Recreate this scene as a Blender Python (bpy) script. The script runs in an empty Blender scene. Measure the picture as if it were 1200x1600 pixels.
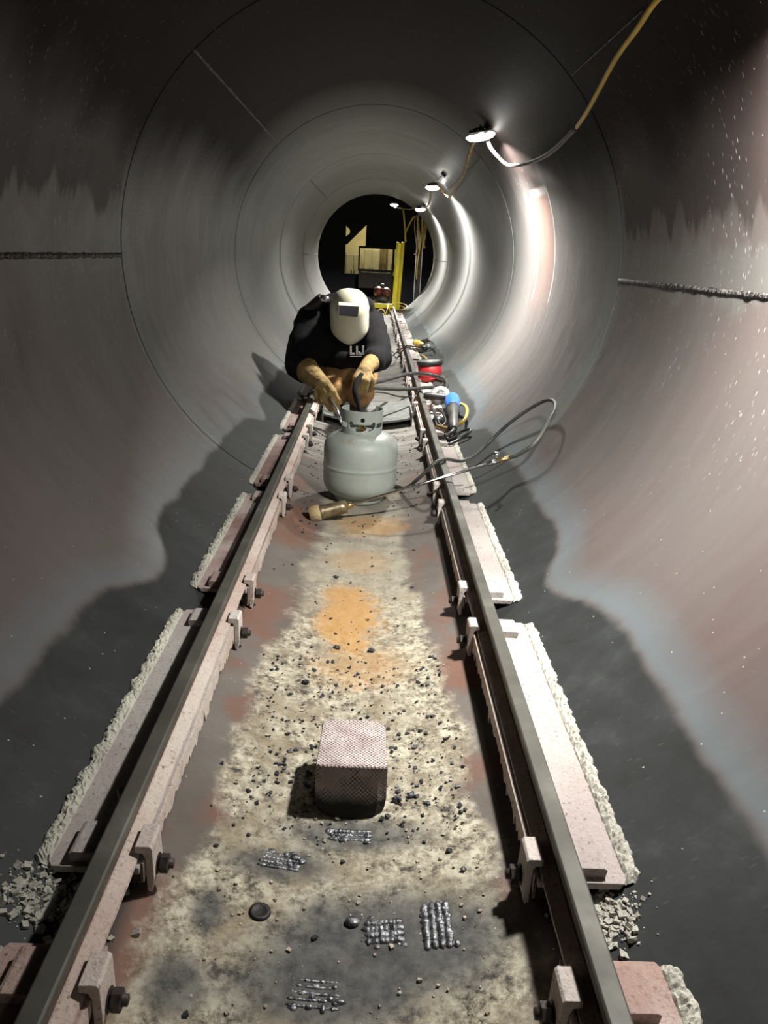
import bpy, bmesh, math, random
import numpy as np
from mathutils import Vector, Matrix, noise as mn

random.seed(7); np.random.seed(7)
sc = bpy.context.scene
COL = sc.collection
PI = math.pi
R = 0.953                       # inner radius of the steel tube, axis along +Y at z = R

# ------------------------------------------------------------------ camera
cam_d = bpy.data.cameras.new('camera'); cam = bpy.data.objects.new('camera', cam_d); COL.objects.link(cam)
_F = Vector((0.0239, 0.9478, -0.3180)).normalized()
_p, _y, _ph = 0.3236, 0.0088, math.radians(2.8)
_F = Vector((math.sin(_y)*math.cos(_p), math.cos(_y)*math.cos(_p), -math.sin(_p)))
_X = Vector((math.cos(_y), -math.sin(_y), 0)); _U = _X.cross(_F)
_M = Matrix(((math.cos(_ph), 0, -math.sin(_ph)), (0, 1, 0), (math.sin(_ph), 0, math.cos(_ph))))
_F, _X, _U = _M @ _F, _M @ _X, _M @ _U
m4 = Matrix.Identity(4)
for i in range(3):
    m4[i][0], m4[i][1], m4[i][2] = _X[i], _U[i], -_F[i]
m4.translation = Vector((0.0149, 0.0, 0.9917))
cam.matrix_world = m4
cam_d.sensor_fit = 'VERTICAL'; cam_d.sensor_height = 36.0; cam_d.lens = 1202.0/1600.0*36.0
cam_d.clip_start = 0.02; cam_d.clip_end = 200
sc.camera = cam

# ------------------------------------------------------------------ world, exposure
w = bpy.data.worlds.new('night'); sc.world = w; w.use_nodes = True
w.node_tree.nodes['Background'].inputs[0].default_value = (0.01, 0.012, 0.014, 1)
w.node_tree.nodes['Background'].inputs[1].default_value = 0.1
sc.view_settings.view_transform = 'Standard'; sc.view_settings.look = 'None'
sc.view_settings.gamma = 1.0; sc.view_settings.use_curve_mapping = False
sc.view_settings.exposure = 0.15

# string of LED work lights along the upper right of the tube: (x, y, z, watts)
LAMPS = [(0.66, -1.5, 1.54, 3), (0.718, 1.60, 1.505, 56), (0.556, 4.66, 1.634, 84),
         (0.533, 8.115, 1.634, 58), (0.580, 11.26, 1.596, 44), (0.29, 15.0, 1.85, 330)]

# ------------------------------------------------------------------ helpers
def link(o, parent=None):
    COL.objects.link(o)
    if parent is not None: o.parent = parent
    return o

def tag(o, label=None, cat=None, group=None, kind=None):
    if label: o['label'] = label
    if cat: o['category'] = cat
    if group: o['group'] = group
    if kind: o['kind'] = kind
    return o

def empty(name, loc, label=None, cat=None, group=None):
    o = bpy.data.objects.new(name, None); o.location = loc; o.empty_display_size = 0.05
    link(o); return tag(o, label, cat, group)

class MB:
    """collects vertices and faces; build() links them as ONE mesh object (coordinates in world space)"""
    def __init__(s): s.v = []; s.f = []; s.sm = []
    def add(s, vs, fs, smooth=False):
        n = len(s.v); s.v += [tuple(p) for p in vs]
        s.f += [tuple(i+n for i in f) for f in fs]; s.sm += [smooth]*len(fs)
        return s
    def box(s, c, d, rot=None, taper=1.0):
        hx, hy, hz = d[0]/2, d[1]/2, d[2]/2
        vs = []
        for z in (-1, 1):
            k = taper if z > 0 else 1
            for x, y in ((-1, -1), (1, -1), (1, 1), (-1, 1)):
                vs.append(Vector((x*hx*k, y*hy*k, z*hz)))
        if rot is not None: vs = [rot @ v for v in vs]
        vs = [v+Vector(c) for v in vs]
        return s.add(vs, [(3, 2, 1, 0), (4, 5, 6, 7), (0, 1, 5, 4), (1, 2, 6, 5), (2, 3, 7, 6), (3, 0, 4, 7)])
    def tube(s, pts, r, n=10, cap=True, smooth=True, squash=None):
        pts = [Vector(p) for p in pts]; m = len(pts)
        rs = r if isinstance(r, (list, tuple)) else [r]*m
        T = [(pts[min(i+1, m-1)]-pts[max(i-1, 0)]).normalized() for i in range(m)]
        a = Vector((0, 0, 1)) if abs(T[0].z) < .9 else Vector((1, 0, 0))
        N = (a-T[0]*a.dot(T[0])).normalized(); vs = []
        for i in range(m):
            N = (N-T[i]*N.dot(T[i]))
            N = N.normalized() if N.length > 1e-6 else T[i].orthogonal().normalized()
            B = T[i].cross(N)
            for k in range(n):
                t = 2*PI*k/n; q = squash or 1.0
                vs.append(pts[i]+(N*math.cos(t)*q+B*math.sin(t))*rs[i])
        fs = [(i*n+k, i*n+(k+1) % n, (i+1)*n+(k+1) % n, (i+1)*n+k) for i in range(m-1) for k in range(n)]
        if cap: fs += [tuple(range(n-1, -1, -1)), tuple((m-1)*n+k for k in range(n))]
        return s.add(vs, fs, smooth)
    def lathe(s, prof, o=(0, 0, 0), axis=(0, 0, 1), n=32, smooth=True, close=False):
        o = Vector(o); ax = Vector(axis).normalized(); X = ax.orthogonal().normalized(); Y = ax.cross(X)
        m = len(prof); vs = []
        for r, h in prof:
            for k in range(n):
                t = 2*PI*k/n; vs.append(o+ax*h+(X*math.cos(t)+Y*math.sin(t))*max(r, 1e-5))
        mm = m if close else m-1
        fs = [(i*n+k, i*n+(k+1) % n, ((i+1) % m)*n+(k+1) % n, ((i+1) % m)*n+k) for i in range(mm) for k in range(n)]
        if not close: fs += [tuple(range(n-1, -1, -1)), tuple((m-1)*n+k for k in range(n))]
        return s.add(vs, fs, smooth)
    def prism(s, poly, o, X, Y, Z, smooth=False):
        """polygon (u,v) in plane X,Y at o, extruded along vector Z"""
        o, X, Y, Z = Vector(o), Vector(X), Vector(Y), Vector(Z); n = len(poly)
        a = [o+X*u+Y*v for u, v in poly]; vs = a+[p+Z for p in a]
        fs = [tuple(range(n-1, -1, -1)), tuple(range(n, 2*n))]+[(i, (i+1) % n, n+(i+1) % n, n+i) for i in range(n)]
        return s.add(vs, fs, smooth)
    def ball(s, c, r, nu=16, nv=10, rot=None):
        c = Vector(c); r = (r, r, r) if not isinstance(r, (tuple, list)) else r; vs = []
        for j in range(1, nv):
            p = PI*j/nv
            for i in range(nu):
                t = 2*PI*i/nu; v = Vector((r[0]*math.sin(p)*math.cos(t), r[1]*math.sin(p)*math.sin(t), r[2]*math.cos(p)))
                vs.append(c+(rot @ v if rot is not None else v))
        top = Vector((0, 0, r[2])); 
        if rot is not None: top = rot @ top
        vs += [c+top, c-top]; nt = len(vs)-2
        fs = [(j*nu+i, (j+1)*nu+i, (j+1)*nu+(i+1) % nu, j*nu+(i+1) % nu) for j in range(nv-2) for i in range(nu)]
        fs += [(nt, i, (i+1) % nu) for i in range(nu)]
        fs += [(nt+1, (nv-2)*nu+(i+1) % nu, (nv-2)*nu+i) for i in range(nu)]
        return s.add(vs, fs, True)
    def build(s, name, mat, parent=None, bevel=0, seg=2, fix=True):
        me = bpy.data.meshes.new(name); me.from_pydata(s.v, [], s.f)
        me.polygons.foreach_set('use_smooth', s.sm)
        if fix:
            b = bmesh.new(); b.from_mesh(me); bmesh.ops.recalc_face_normals(b, faces=b.faces); b.to_mesh(me); b.free()
        me.update(); me.materials.append(mat)
        o = bpy.data.objects.new(name, me)
        link(o, parent)
        if parent is not None and parent.type == 'EMPTY':
            o.matrix_parent_inverse = Matrix.Translation(-parent.location)
        if bevel:
            mo = o.modifiers.new('bevel', 'BEVEL'); mo.width = bevel; mo.segments = seg; mo.limit_method = 'ANGLE'
        return o

def cr(pts, k=8):
    """Catmull-Rom through the points"""
    P = [Vector(p) for p in pts]; P = [2*P[0]-P[1]]+P+[2*P[-1]-P[-2]]; out = []
    for i in range(1, len(P)-2):
        a, b, c, d = P[i-1:i+3]
        for j in range(k):
            t = j/k; out.append(.5*((2*b)+(c-a)*t+(2*a-5*b+4*c-d)*t*t+(-a+3*b-3*c+d)*t**3))
    return out+[P[-2]]

def bake(o):
    dg = bpy.context.evaluated_depsgraph_get(); dg.update()
    me = bpy.data.meshes.new_from_object(o.evaluated_get(dg), depsgraph=dg)
    o.modifiers.clear(); o.data = me; return o

def remesh(o, vox, smooth=2, factor=.5):
    m = o.modifiers.new('r', 'REMESH'); m.mode = 'VOXEL'; m.voxel_size = vox; m.use_smooth_shade = True
    if smooth:
        q = o.modifiers.new('s', 'SMOOTH'); q.iterations = smooth; q.factor = factor
    return bake(o)

def wrinkle(o, amp, scale, axis=None, amp2=0, scale2=1):
    me = o.data; n = len(me.vertices)
    for v in me.vertices:
        p = v.co; q = Vector((p.x*scale[0], p.y*scale[1], p.z*scale[2]))
        d = 1-2*abs(mn.noise(q))
        d = d*amp+(mn.noise(p*scale2)*amp2 if amp2 else 0)
        v.co = p+v.normal*d
    me.update()

# ------------------------------------------------------------------ node helpers
class NT:
    def __init__(s, name):
        s.m = bpy.data.materials.new(name); s.m.use_nodes = True; s.t = s.m.node_tree; s.n = s.t.nodes
        s.b = s.n['Principled BSDF']; s.tc = None
    def l(s, a, b): s.t.links.new(a, b)
    def coord(s):
        if not s.tc: s.tc = s.n.new('ShaderNodeTexCoord')
        return s.tc.outputs['Object']
    def sep(s, v=None):
        x = s.n.new('ShaderNodeSeparateXYZ'); s.l(v or s.coord(), x.inputs[0]); return x.outputs
    def comb(s, a, b, c=0.0):
        x = s.n.new('ShaderNodeCombineXYZ')
        for i, q in enumerate((a, b, c)):
            if isinstance(q, (int, float)): x.inputs[i].default_value = q
            else: s.l(q, x.inputs[i])
        return x.outputs[0]
    def math(s, op, a, b=None, c=None, clamp=False):
        x = s.n.new('ShaderNodeMath'); x.operation = op; x.use_clamp = clamp
        for i, q in enumerate((a, b, c)):
            if q is None: continue
            if isinstance(q, (int, float)): x.inputs[i].default_value = q
            else: s.l(q, x.inputs[i])
        return x.outputs[0]
    def noise(s, v=None, scale=5, detail=4, rough=.6, dist=0):
        x = s.n.new('ShaderNodeTexNoise'); s.l(v or s.coord(), x.inputs['Vector'])
        x.inputs['Scale'].default_value = scale; x.inputs['Detail'].default_value = detail
        x.inputs['Roughness'].default_value = rough; x.inputs['Distortion'].default_value = dist
        return x.outputs[0]
    def voro(s, v=None, scale=5, rnd=1.0, feature='F1', out='Distance'):
        x = s.n.new('ShaderNodeTexVoronoi'); x.feature = feature; s.l(v or s.coord(), x.inputs['Vector'])
        x.inputs['Scale'].default_value = scale; x.inputs['Randomness'].default_value = rnd
        return x.outputs[out]
    def ramp(s, fac, stops, mode='LINEAR'):
        x = s.n.new('ShaderNodeValToRGB'); x.color_ramp.interpolation = mode; e = x.color_ramp.elements
        while len(e) < len(stops): e.new(.5)
        for i, (p, c) in enumerate(stops):
            e[i].position = p; c = (c, c, c) if isinstance(c, (int, float)) else c; e[i].color = (*c, 1)
        s.l(fac, x.inputs[0]); return x.outputs[0]
    def maprange(s, v, a, b, c=0.0, d=1.0, smooth=False):
        x = s.n.new('ShaderNodeMapRange'); s.l(v, x.inputs[0])
        if smooth: x.interpolation_type = 'SMOOTHSTEP'
        for i, q in enumerate((a, b, c, d)):
            x.inputs[i+1].default_value = q
        return x.outputs[0]
    def mix(s, fac, a, b, mode='MIX'):
        x = s.n.new('ShaderNodeMix'); x.data_type = 'RGBA'; x.blend_type = mode
        for i, q in ((0, fac), (6, a), (7, b)):
            if isinstance(q, (int, float)): x.inputs[i].default_value = q
            elif isinstance(q, (tuple, list)): x.inputs[i].default_value = (*q, 1)
            else: s.l(q, x.inputs[i])
        return x.outputs[2]
    def bump(s, h, strength=.3, dist=.005):
        x = s.n.new('ShaderNodeBump'); s.l(h, x.inputs['Height']); x.inputs['Strength'].default_value = strength
        x.inputs['Distance'].default_value = dist; s.l(x.outputs[0], s.b.inputs['Normal']); return x
    def set(s, color=None, rough=None, metal=None, spec=None):
        for k, v in (('Base Color', color), ('Roughness', rough), ('Metallic', metal), ('Specular IOR Level', spec)):
            if v is None: continue
            if isinstance(v, (int, float)): s.b.inputs[k].default_value = v
            elif isinstance(v, (tuple, list)): s.b.inputs[k].default_value = (*v, 1)
            else: s.l(v, s.b.inputs[k])
        return s.m

def simple(name, c1, c2=None, rough=.6, metal=0.0, scale=20, bump=.15, spec=.5, lo=.35, hi=.65, bd=.002):
    t = NT(name); n = t.noise(scale=scale, detail=6)
    c2 = c2 or tuple(x*.6 for x in c1)
    t.set(t.ramp(n, [(lo, c2), (hi, c1)]), rough, metal, spec)
    if bump: t.bump(t.noise(scale=scale*3, detail=4), bump, bd)
    return t.m

# ------------------------------------------------------------------ materials
def tube_coords(t):
    o = t.sep(); x, y, z = o[0], o[1], o[2]
    th = t.math('ARCTAN2', x, t.math('SUBTRACT', R, z))     # 0 at the bottom, + to the right
    return x, y, z, th, t.math('MULTIPLY', th, R)

def mat_shell():
    t = NT('primed_steel'); x, y, z, th, arc = tube_coords(t)
    deg = t.math('MULTIPLY', th, 180/PI)
    adeg = t.math('ABSOLUTE', deg)
    vec = t.comb(arc, y)
    streak = t.noise(t.comb(t.math('MULTIPLY', arc, 1.3), t.math('MULTIPLY', y, 16)), 1.6, 5, .65)
    cloud = t.noise(vec, 1.3, 5, .6, .4)
    fine = t.noise(vec, 30, 5, .7)
    big = t.noise(t.comb(t.math('MULTIPLY', arc, .8), t.math('MULTIPLY', y, 1.1)), 1.1, 3)
    base = t.ramp(cloud, [(.3, (.090, .067, .063)), (.5, (.088, .074, .070)), (.7, (.080, .074, .071))])
    base = t.mix(t.math('MULTIPLY', t.maprange(streak, .38, .7), t.maprange(y, 2.5, 5, .35, 1)), base, t.mix(.5, base, (.12, .108, .104)))
    # far courses greyer, brushed; painted paler to stand in for stronger lamp light
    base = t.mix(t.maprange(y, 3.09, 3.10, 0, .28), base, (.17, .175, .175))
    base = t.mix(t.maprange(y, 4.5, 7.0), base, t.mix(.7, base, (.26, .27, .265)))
    # upper tube: ragged dark primer, deepened by painted shade outside the lamps' beams
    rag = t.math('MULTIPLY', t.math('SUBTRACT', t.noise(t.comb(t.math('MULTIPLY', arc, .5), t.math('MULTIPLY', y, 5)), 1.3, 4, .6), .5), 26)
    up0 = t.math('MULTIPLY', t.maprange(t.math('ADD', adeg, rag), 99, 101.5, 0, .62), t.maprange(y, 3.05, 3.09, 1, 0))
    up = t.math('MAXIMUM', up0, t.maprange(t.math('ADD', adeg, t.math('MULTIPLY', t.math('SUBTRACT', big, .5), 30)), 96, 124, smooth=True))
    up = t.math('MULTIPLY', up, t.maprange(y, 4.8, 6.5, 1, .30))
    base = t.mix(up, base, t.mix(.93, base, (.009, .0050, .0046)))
    # ground bands beside the girth seams and the long seams
    band = None
    for sy in (3.15, 5.544, 8.124, 10.65):
        c = t.maprange(t.math('ABSOLUTE', t.math('SUBTRACT', t.math('ADD', y, t.math('MULTIPLY', t.math('SUBTRACT', cloud, .5), .05)), sy)), .100, .110, 1, 0)
        band = c if band is None else t.math('MAXIMUM', band, c)
    band = t.math('MULTIPLY', band, t.maprange(adeg, 100, 112, 1, 0))
    ls = t.maprange(t.math('ABSOLUTE', t.math('SUBTRACT', t.math('ADD', adeg, t.math('MULTIPLY', t.math('SUBTRACT', t.noise(t.comb(t.math('MULTIPLY', arc, 3), t.math('MULTIPLY', y, 7)), 1.5, 3), .5), 16)), 92)), 4, 5.5, 1, 0)
    ls = t.math('MULTIPLY', ls, t.maprange(y, 3.08, 3.09, 1, 0))
    band = t.math('MAXIMUM', band, t.math('MULTIPLY', ls, .45))
    base = t.mix(t.math('MULTIPLY', band, .85), base, (.118, .128, .120))
    # ground rectangle with exposed brown primer on the right
    def inside(v, a, b, soft): return t.math('MULTIPLY', t.maprange(v, a-soft, a+soft), t.maprange(v, b-soft, b+soft, 1, 0))
    rc = t.math('MULTIPLY', inside(y, 4.26, 4.68, .012), inside(deg, 72, 114, 2.5))
    rc_fade = t.math('MULTIPLY', rc, t.maprange(deg, 72, 95))
    base = t.mix(t.math('MULTIPLY', rc_fade, .65), base, (.17, .10, .08))
    rim = t.math('MULTIPLY', t.math('SUBTRACT', t.math('MULTIPLY', inside(y, 4.245, 4.695, .006), inside(deg, 80, 115, 1.2)), t.math('MULTIPLY', inside(y, 4.26, 4.68, .006), inside(deg, 80, 114, 1.2)), clamp=True), .7)
    base = t.mix(rim, base, (.42, .42, .42))
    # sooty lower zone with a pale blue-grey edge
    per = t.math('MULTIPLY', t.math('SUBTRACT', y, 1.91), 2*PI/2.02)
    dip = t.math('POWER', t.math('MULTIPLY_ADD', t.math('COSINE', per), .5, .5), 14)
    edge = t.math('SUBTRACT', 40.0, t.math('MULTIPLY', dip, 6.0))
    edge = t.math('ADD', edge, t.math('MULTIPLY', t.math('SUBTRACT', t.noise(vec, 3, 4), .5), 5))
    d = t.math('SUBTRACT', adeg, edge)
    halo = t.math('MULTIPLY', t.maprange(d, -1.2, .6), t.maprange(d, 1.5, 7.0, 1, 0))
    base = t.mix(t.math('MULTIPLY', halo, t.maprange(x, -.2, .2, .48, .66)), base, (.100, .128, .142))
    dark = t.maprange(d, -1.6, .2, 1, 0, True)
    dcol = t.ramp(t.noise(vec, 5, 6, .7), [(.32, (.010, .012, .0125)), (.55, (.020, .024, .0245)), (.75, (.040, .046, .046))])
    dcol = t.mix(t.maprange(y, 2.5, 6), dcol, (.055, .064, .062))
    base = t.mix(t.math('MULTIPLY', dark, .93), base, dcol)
    # the invert (floor) : residue, rust, burnt spots
    ax = t.math('ABSOLUTE', x)
    n1 = t.noise(scale=9, detail=7, rough=.68); n2 = t.noise(scale=28, detail=8, rough=.75); n3 = t.noise(scale=4, detail=4)
    side = t.ramp(n3, [(.3, (.115, .098, .088)), (.7, (.18, .165, .15))])
    redp = t.math('MULTIPLY', t.maprange(t.noise(scale=3.4, detail=3), .48, .58), t.maprange(ax, .15, .24))
    side = t.mix(t.math('MULTIPLY', redp, .75), side, (.19, .098, .072))
    invert = side
    wid = t.math('ADD', t.maprange(y, .9, 2.4, .275, .165), t.math('MULTIPLY', t.math('SUBTRACT', n3, .5), .22))
    wid = t.math('ADD', wid, t.math('MULTIPLY', t.math('SUBTRACT', n2, .5), .06))
    cm = t.maprange(t.math('SUBTRACT', ax, wid), -.025, .012, 1, 0)
    cm = t.math('MULTIPLY', cm, t.maprange(y, 2.9, 3.3, 1, .25))
    n4 = t.noise(scale=85, detail=6, rough=.75)
    cream = t.ramp(t.math('MULTIPLY_ADD', t.math('SUBTRACT', n4, .5), .6, n2), [(.36, (.07, .064, .055)), (.47, (.30, .27, .205)), (.60, (.54, .51, .41))])
    cream = t.mix(t.maprange(n1, .44, .62, 0, .8), cream, t.ramp(n1, [(.4, (.17, .155, .13)), (.6, (.25, .21, .15))]))
    cream = t.mix(t.maprange(y, 1.9, 2.5), cream, t.ramp(n1, [(.35, (.20, .185, .16)), (.65, (.38, .35, .27))]))
    invert = t.mix(cm, invert, cream)
    def blob(cx, cy, rx, ry, soft=.5, amt=.5):
        u = t.math('POWER', t.math('DIVIDE', t.math('SUBTRACT', x, cx), rx), 2.0)
        v = t.math('POWER', t.math('DIVIDE', t.math('SUBTRACT', y, cy), ry), 2.0)
        q = t.math('ADD', t.math('SQRT', t.math('ADD', u, v)), t.math('MULTIPLY', t.math('SUBTRACT', n1, .5), 1.8*amt))
        return t.maprange(q, 1-soft, 1+soft*.4, 1, 0, True)
    for cx, cy, rx, ry, k in ((-.02, 2.0, .10, .22, .85), (.03, 2.78, .14, .13, .6), (.02, 1.72, .13, .12, .45), (-.24, 2.62, .09, .2, .5), (0, 2.42, .12, .12, .35), (.05, 8.2, .2, 1.2, .3)):
        invert = t.mix(t.math('MULTIPLY', blob(cx, cy, rx, ry, .5, 1.0), k), invert, (.44, .25, .09) if cx > -.2 else (.22, .11, .07))
    for cx, cy, rx, ry in ((-.22, .80, .05, .06), (.02, 1.125, .15, .05), (-.10, 1.045, .11, .045), (.10, .92, .20, .095), (-.02, .81, .15, .08), (.05, .87, .20, .10), (-.20, .93, .03, .05)):
        invert = t.mix(t.math('MULTIPLY', blob(cx, cy, rx, ry, .6, .6), .85), invert, t.ramp(n2, [(.35, (.05, .052, .055)), (.7, (.13, .13, .125))]))
    # grey scuffed transverse streaks beyond the tank
    tr = t.noise(t.comb(t.math('MULTIPLY', x, 2), t.math('MULTIPLY', y, 11)), 1.5, 5, .7)
    farf = t.ramp(tr, [(.32, (.085, .085, .08)), (.5, (.20, .195, .18)), (.66, (.33, .325, .30))])
    invert = t.mix(t.maprange(y, 3.0, 4.0, 0, .85), invert, farf)
    infl = t.math('MULTIPLY', t.maprange(ax, .30, .325, 1, 0), t.maprange(z, .4, .5, 1, 0))
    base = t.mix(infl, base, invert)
    # spatter flecks, drawn out round the tube
    sv = t.comb(t.math('MULTIPLY', arc, 24), t.math('MULTIPLY', y, 75))
    fl = t.maprange(t.voro(sv, 1.0), .08, .19, 1, 0)
    dens = t.maprange(t.noise(vec, 2.6, 5), .46, .60)
    dens = t.math('MULTIPLY', dens, t.maprange(adeg, 58, 78, .06, 1))
    dens = t.math('MULTIPLY', dens, t.maprange(adeg, 112, 132, 1, .15))
    dens = t.math('MULTIPLY', dens, t.maprange(y, 5.5, 7, 1, .1))
    base = t.mix(t.math('MULTIPLY', t.math('MULTIPLY', fl, dens), .65), base, (.45, .43, .42))
    sp2 = t.maprange(t.voro(t.comb(t.math('MULTIPLY', arc, 26), t.math('MULTIPLY', y, 26)), 1.0), .035, .06, 1, 0)
    base = t.mix(t.math('MULTIPLY', sp2, .6), base, (.5, .48, .45))
    # scratches
    sc1 = t.maprange(t.noise(t.comb(t.math('MULTIPLY', arc, 1.2), t.math('MULTIPLY', y, 60)), 1.0, 3, .5), .70, .76)
    base = t.mix(t.math('MULTIPLY', sc1, t.math('MULTIPLY', dens, .35)), base, (.32, .32, .32))
    rough = t.ramp(t.noise(t.comb(arc, t.math('MULTIPLY', y, 2.5)), 2.2, 6, .7, 1.2), [(.3, .33), (.7, .52)])
    rough = t.mix(t.maprange(y, 5, 8, 0, .7), rough, t.mix(.5, rough, (.28, .28, .28)))
    rough = t.mix(t.math('MULTIPLY', up, .8), rough, (.6, .6, .6)); rough = t.mix(infl, rough, (.8, .8, .8)); rough = t.mix(t.math('MULTIPLY', dark, .8), rough, (.62, .62, .62))
    spec = t.math('MULTIPLY', t.maprange(infl, 0, 1, .62, .2), t.math('MULTIPLY', t.maprange(up, 0, 1, 1, .06), t.maprange(dark, 0, 1, 1, .35)))
    t.set(base, rough, 0.0, spec)
    h = t.math('ADD', t.math('MULTIPLY', fine, .25), t.math('MULTIPLY', streak, t.maprange(y, 2.5, 5, .12, .35)))
    h = t.math('ADD', h, t.math('MULTIPLY', t.math('MULTIPLY', t.math('ADD', n2, n4), infl), 1.3))
    h = t.math('ADD', h, t.math('MULTIPLY', t.math('MULTIPLY', fl, dens), .6))
    t.bump(h, .35, .004)
    return t.m
M = {}
M['shell'] = mat_shell()
M['seam'] = simple('weld_seam_steel', (.022, .020, .019), (.006, .005, .005), .55, .3, 60, .5)
M['seam_bright'] = simple('rough_weld_steel', (.20, .18, .18), (.008, .007, .007), .5, .3, 110, 1.0, lo=.47, hi=.60, bd=.004)

def mat_crust(name, white, pink, dark, k=.5, seed=0.0):
    t = NT(name); c = t.coord()
    a = t.noise(scale=14, detail=8, rough=.72); b = t.noise(scale=60, detail=6, rough=.7); d = t.noise(scale=3.2+seed, detail=3)
    col = t.mix(t.maprange(d, .40, .62), white, pink)
    col = t.mix(t.maprange(a, .56, .66), col, t.mix(.55, col, pink))
    chip = t.math('MULTIPLY', t.maprange(t.voro(scale=75), .14, .20, 1, 0), t.maprange(a, .46, .56))
    col = t.mix(t.math('MULTIPLY', chip, .8), col, dark)
    col = t.mix(t.maprange(b, .60, .72, 0, .8), col, dark)
    col = t.mix(t.maprange(a, .36, .28, 0, k), col, dark)
    e = t.noise(scale=150, detail=4, rough=.7); col = t.mix(t.maprange(e, .52, .70, 0, .45), col, dark); col = t.mix(t.maprange(e, .42, .30, 0, .35), col, pink)
    t.set(col, .85, 0, .2); t.bump(t.math('ADD', a, b), .9, .004); return t.m
M['pad_white'] = mat_crust('white_crusted_paint', (.41, .39, .37), (.34, .295, .285), (.13, .10, .09))
M['pad_pink'] = mat_crust('pink_crusted_paint', (.50, .42, .39), (.36, .25, .22), (.12, .07, .06), .7, .6)
M['pad_brown'] = mat_crust('brown_pink_worn_paint', (.42, .35, .33), (.23, .15, .135), (.11, .07, .06), .8, .9)
M['fillet'] = mat_crust('pale_crusted_weld', (.58, .57, .49), (.36, .35, .31), (.06, .057, .05), .9)
M['foot'] = mat_crust('pink_white_rail_foot', (.58, .52, .47), (.46, .37, .33), (.15, .09, .07), .6, .3)
M['web'] = simple('brown_web_paint', (.14, .085, .06), (.05, .03, .022), .75, 0, 25, .4)
def mat_head():
    t = NT('worn_rail_steel'); a = t.noise(scale=6, detail=6, rough=.6)
    col = t.ramp(a, [(.3, (.050, .048, .040)), (.55, (.082, .080, .068)), (.75, (.15, .15, .13))])
    t.set(col, t.ramp(a, [(.3, .65), (.7, .5)]), .15, .35); t.bump(t.noise(scale=80, detail=3), .12, .001); return t.m
M['head'] = mat_head()
M['clip'] = mat_crust('clip_white_paint', (.62, .59, .56), (.50, .43, .40), (.17, .11, .09), .3)
M['bolt'] = simple('dark_bolt_steel', (.06, .045, .042), (.02, .015, .014), .6, .3, 60, .3)
M['darksteel'] = simple('dark_painted_steel', (.05, .042, .038), (.02, .017, .015), .7, 0, 20, .3)

# ------------------------------------------------------------------ lamps (each builds its own light)
def emit(name, col, s):
    m = bpy.data.materials.new(name); m.use_nodes = True; b = m.node_tree.nodes['Principled BSDF']
    b.inputs['Base Color'].default_value = (.8, .8, .8, 1); b.inputs['Emission Color'].default_value = (*col, 1)
    b.inputs['Emission Strength'].default_value = s; return m
M['led'] = emit('led_diffuser', (1, .97, .90), 22)
M['black_plastic'] = simple('black_plastic', (.022, .022, .024), (.010, .010, .011), .45, 0, 30, .1)
M['alu'] = simple('bare_aluminium', (.55, .55, .54), (.35, .35, .34), .35, .8, 20, .1)
M['cord_brown'] = simple('dull_yellow_cord', (.40, .27, .09), (.22, .14, .05), .6, 0, 10, .1)
M['cord_yellow'] = simple('yellow_cord', (.75, .55, .08), (.5, .34, .05), .5, 0, 6, .1)
M['cord_dark'] = simple('grimy_cord', (.07, .06, .045), (.03, .025, .02), .55, 0, 14, .2)
LL = ['LED work light behind the viewer on the tube roof',
      'glowing LED work light just above the frame at upper right', 'large glowing LED work light under the roof, nearest in view',
      'glowing LED work light hung below a dark magnet, second in view', 'glowing LED work light at the far mouth above the bundle of cords',
      'glowing LED work light hanging in the dark outside the tube mouth']
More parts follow.
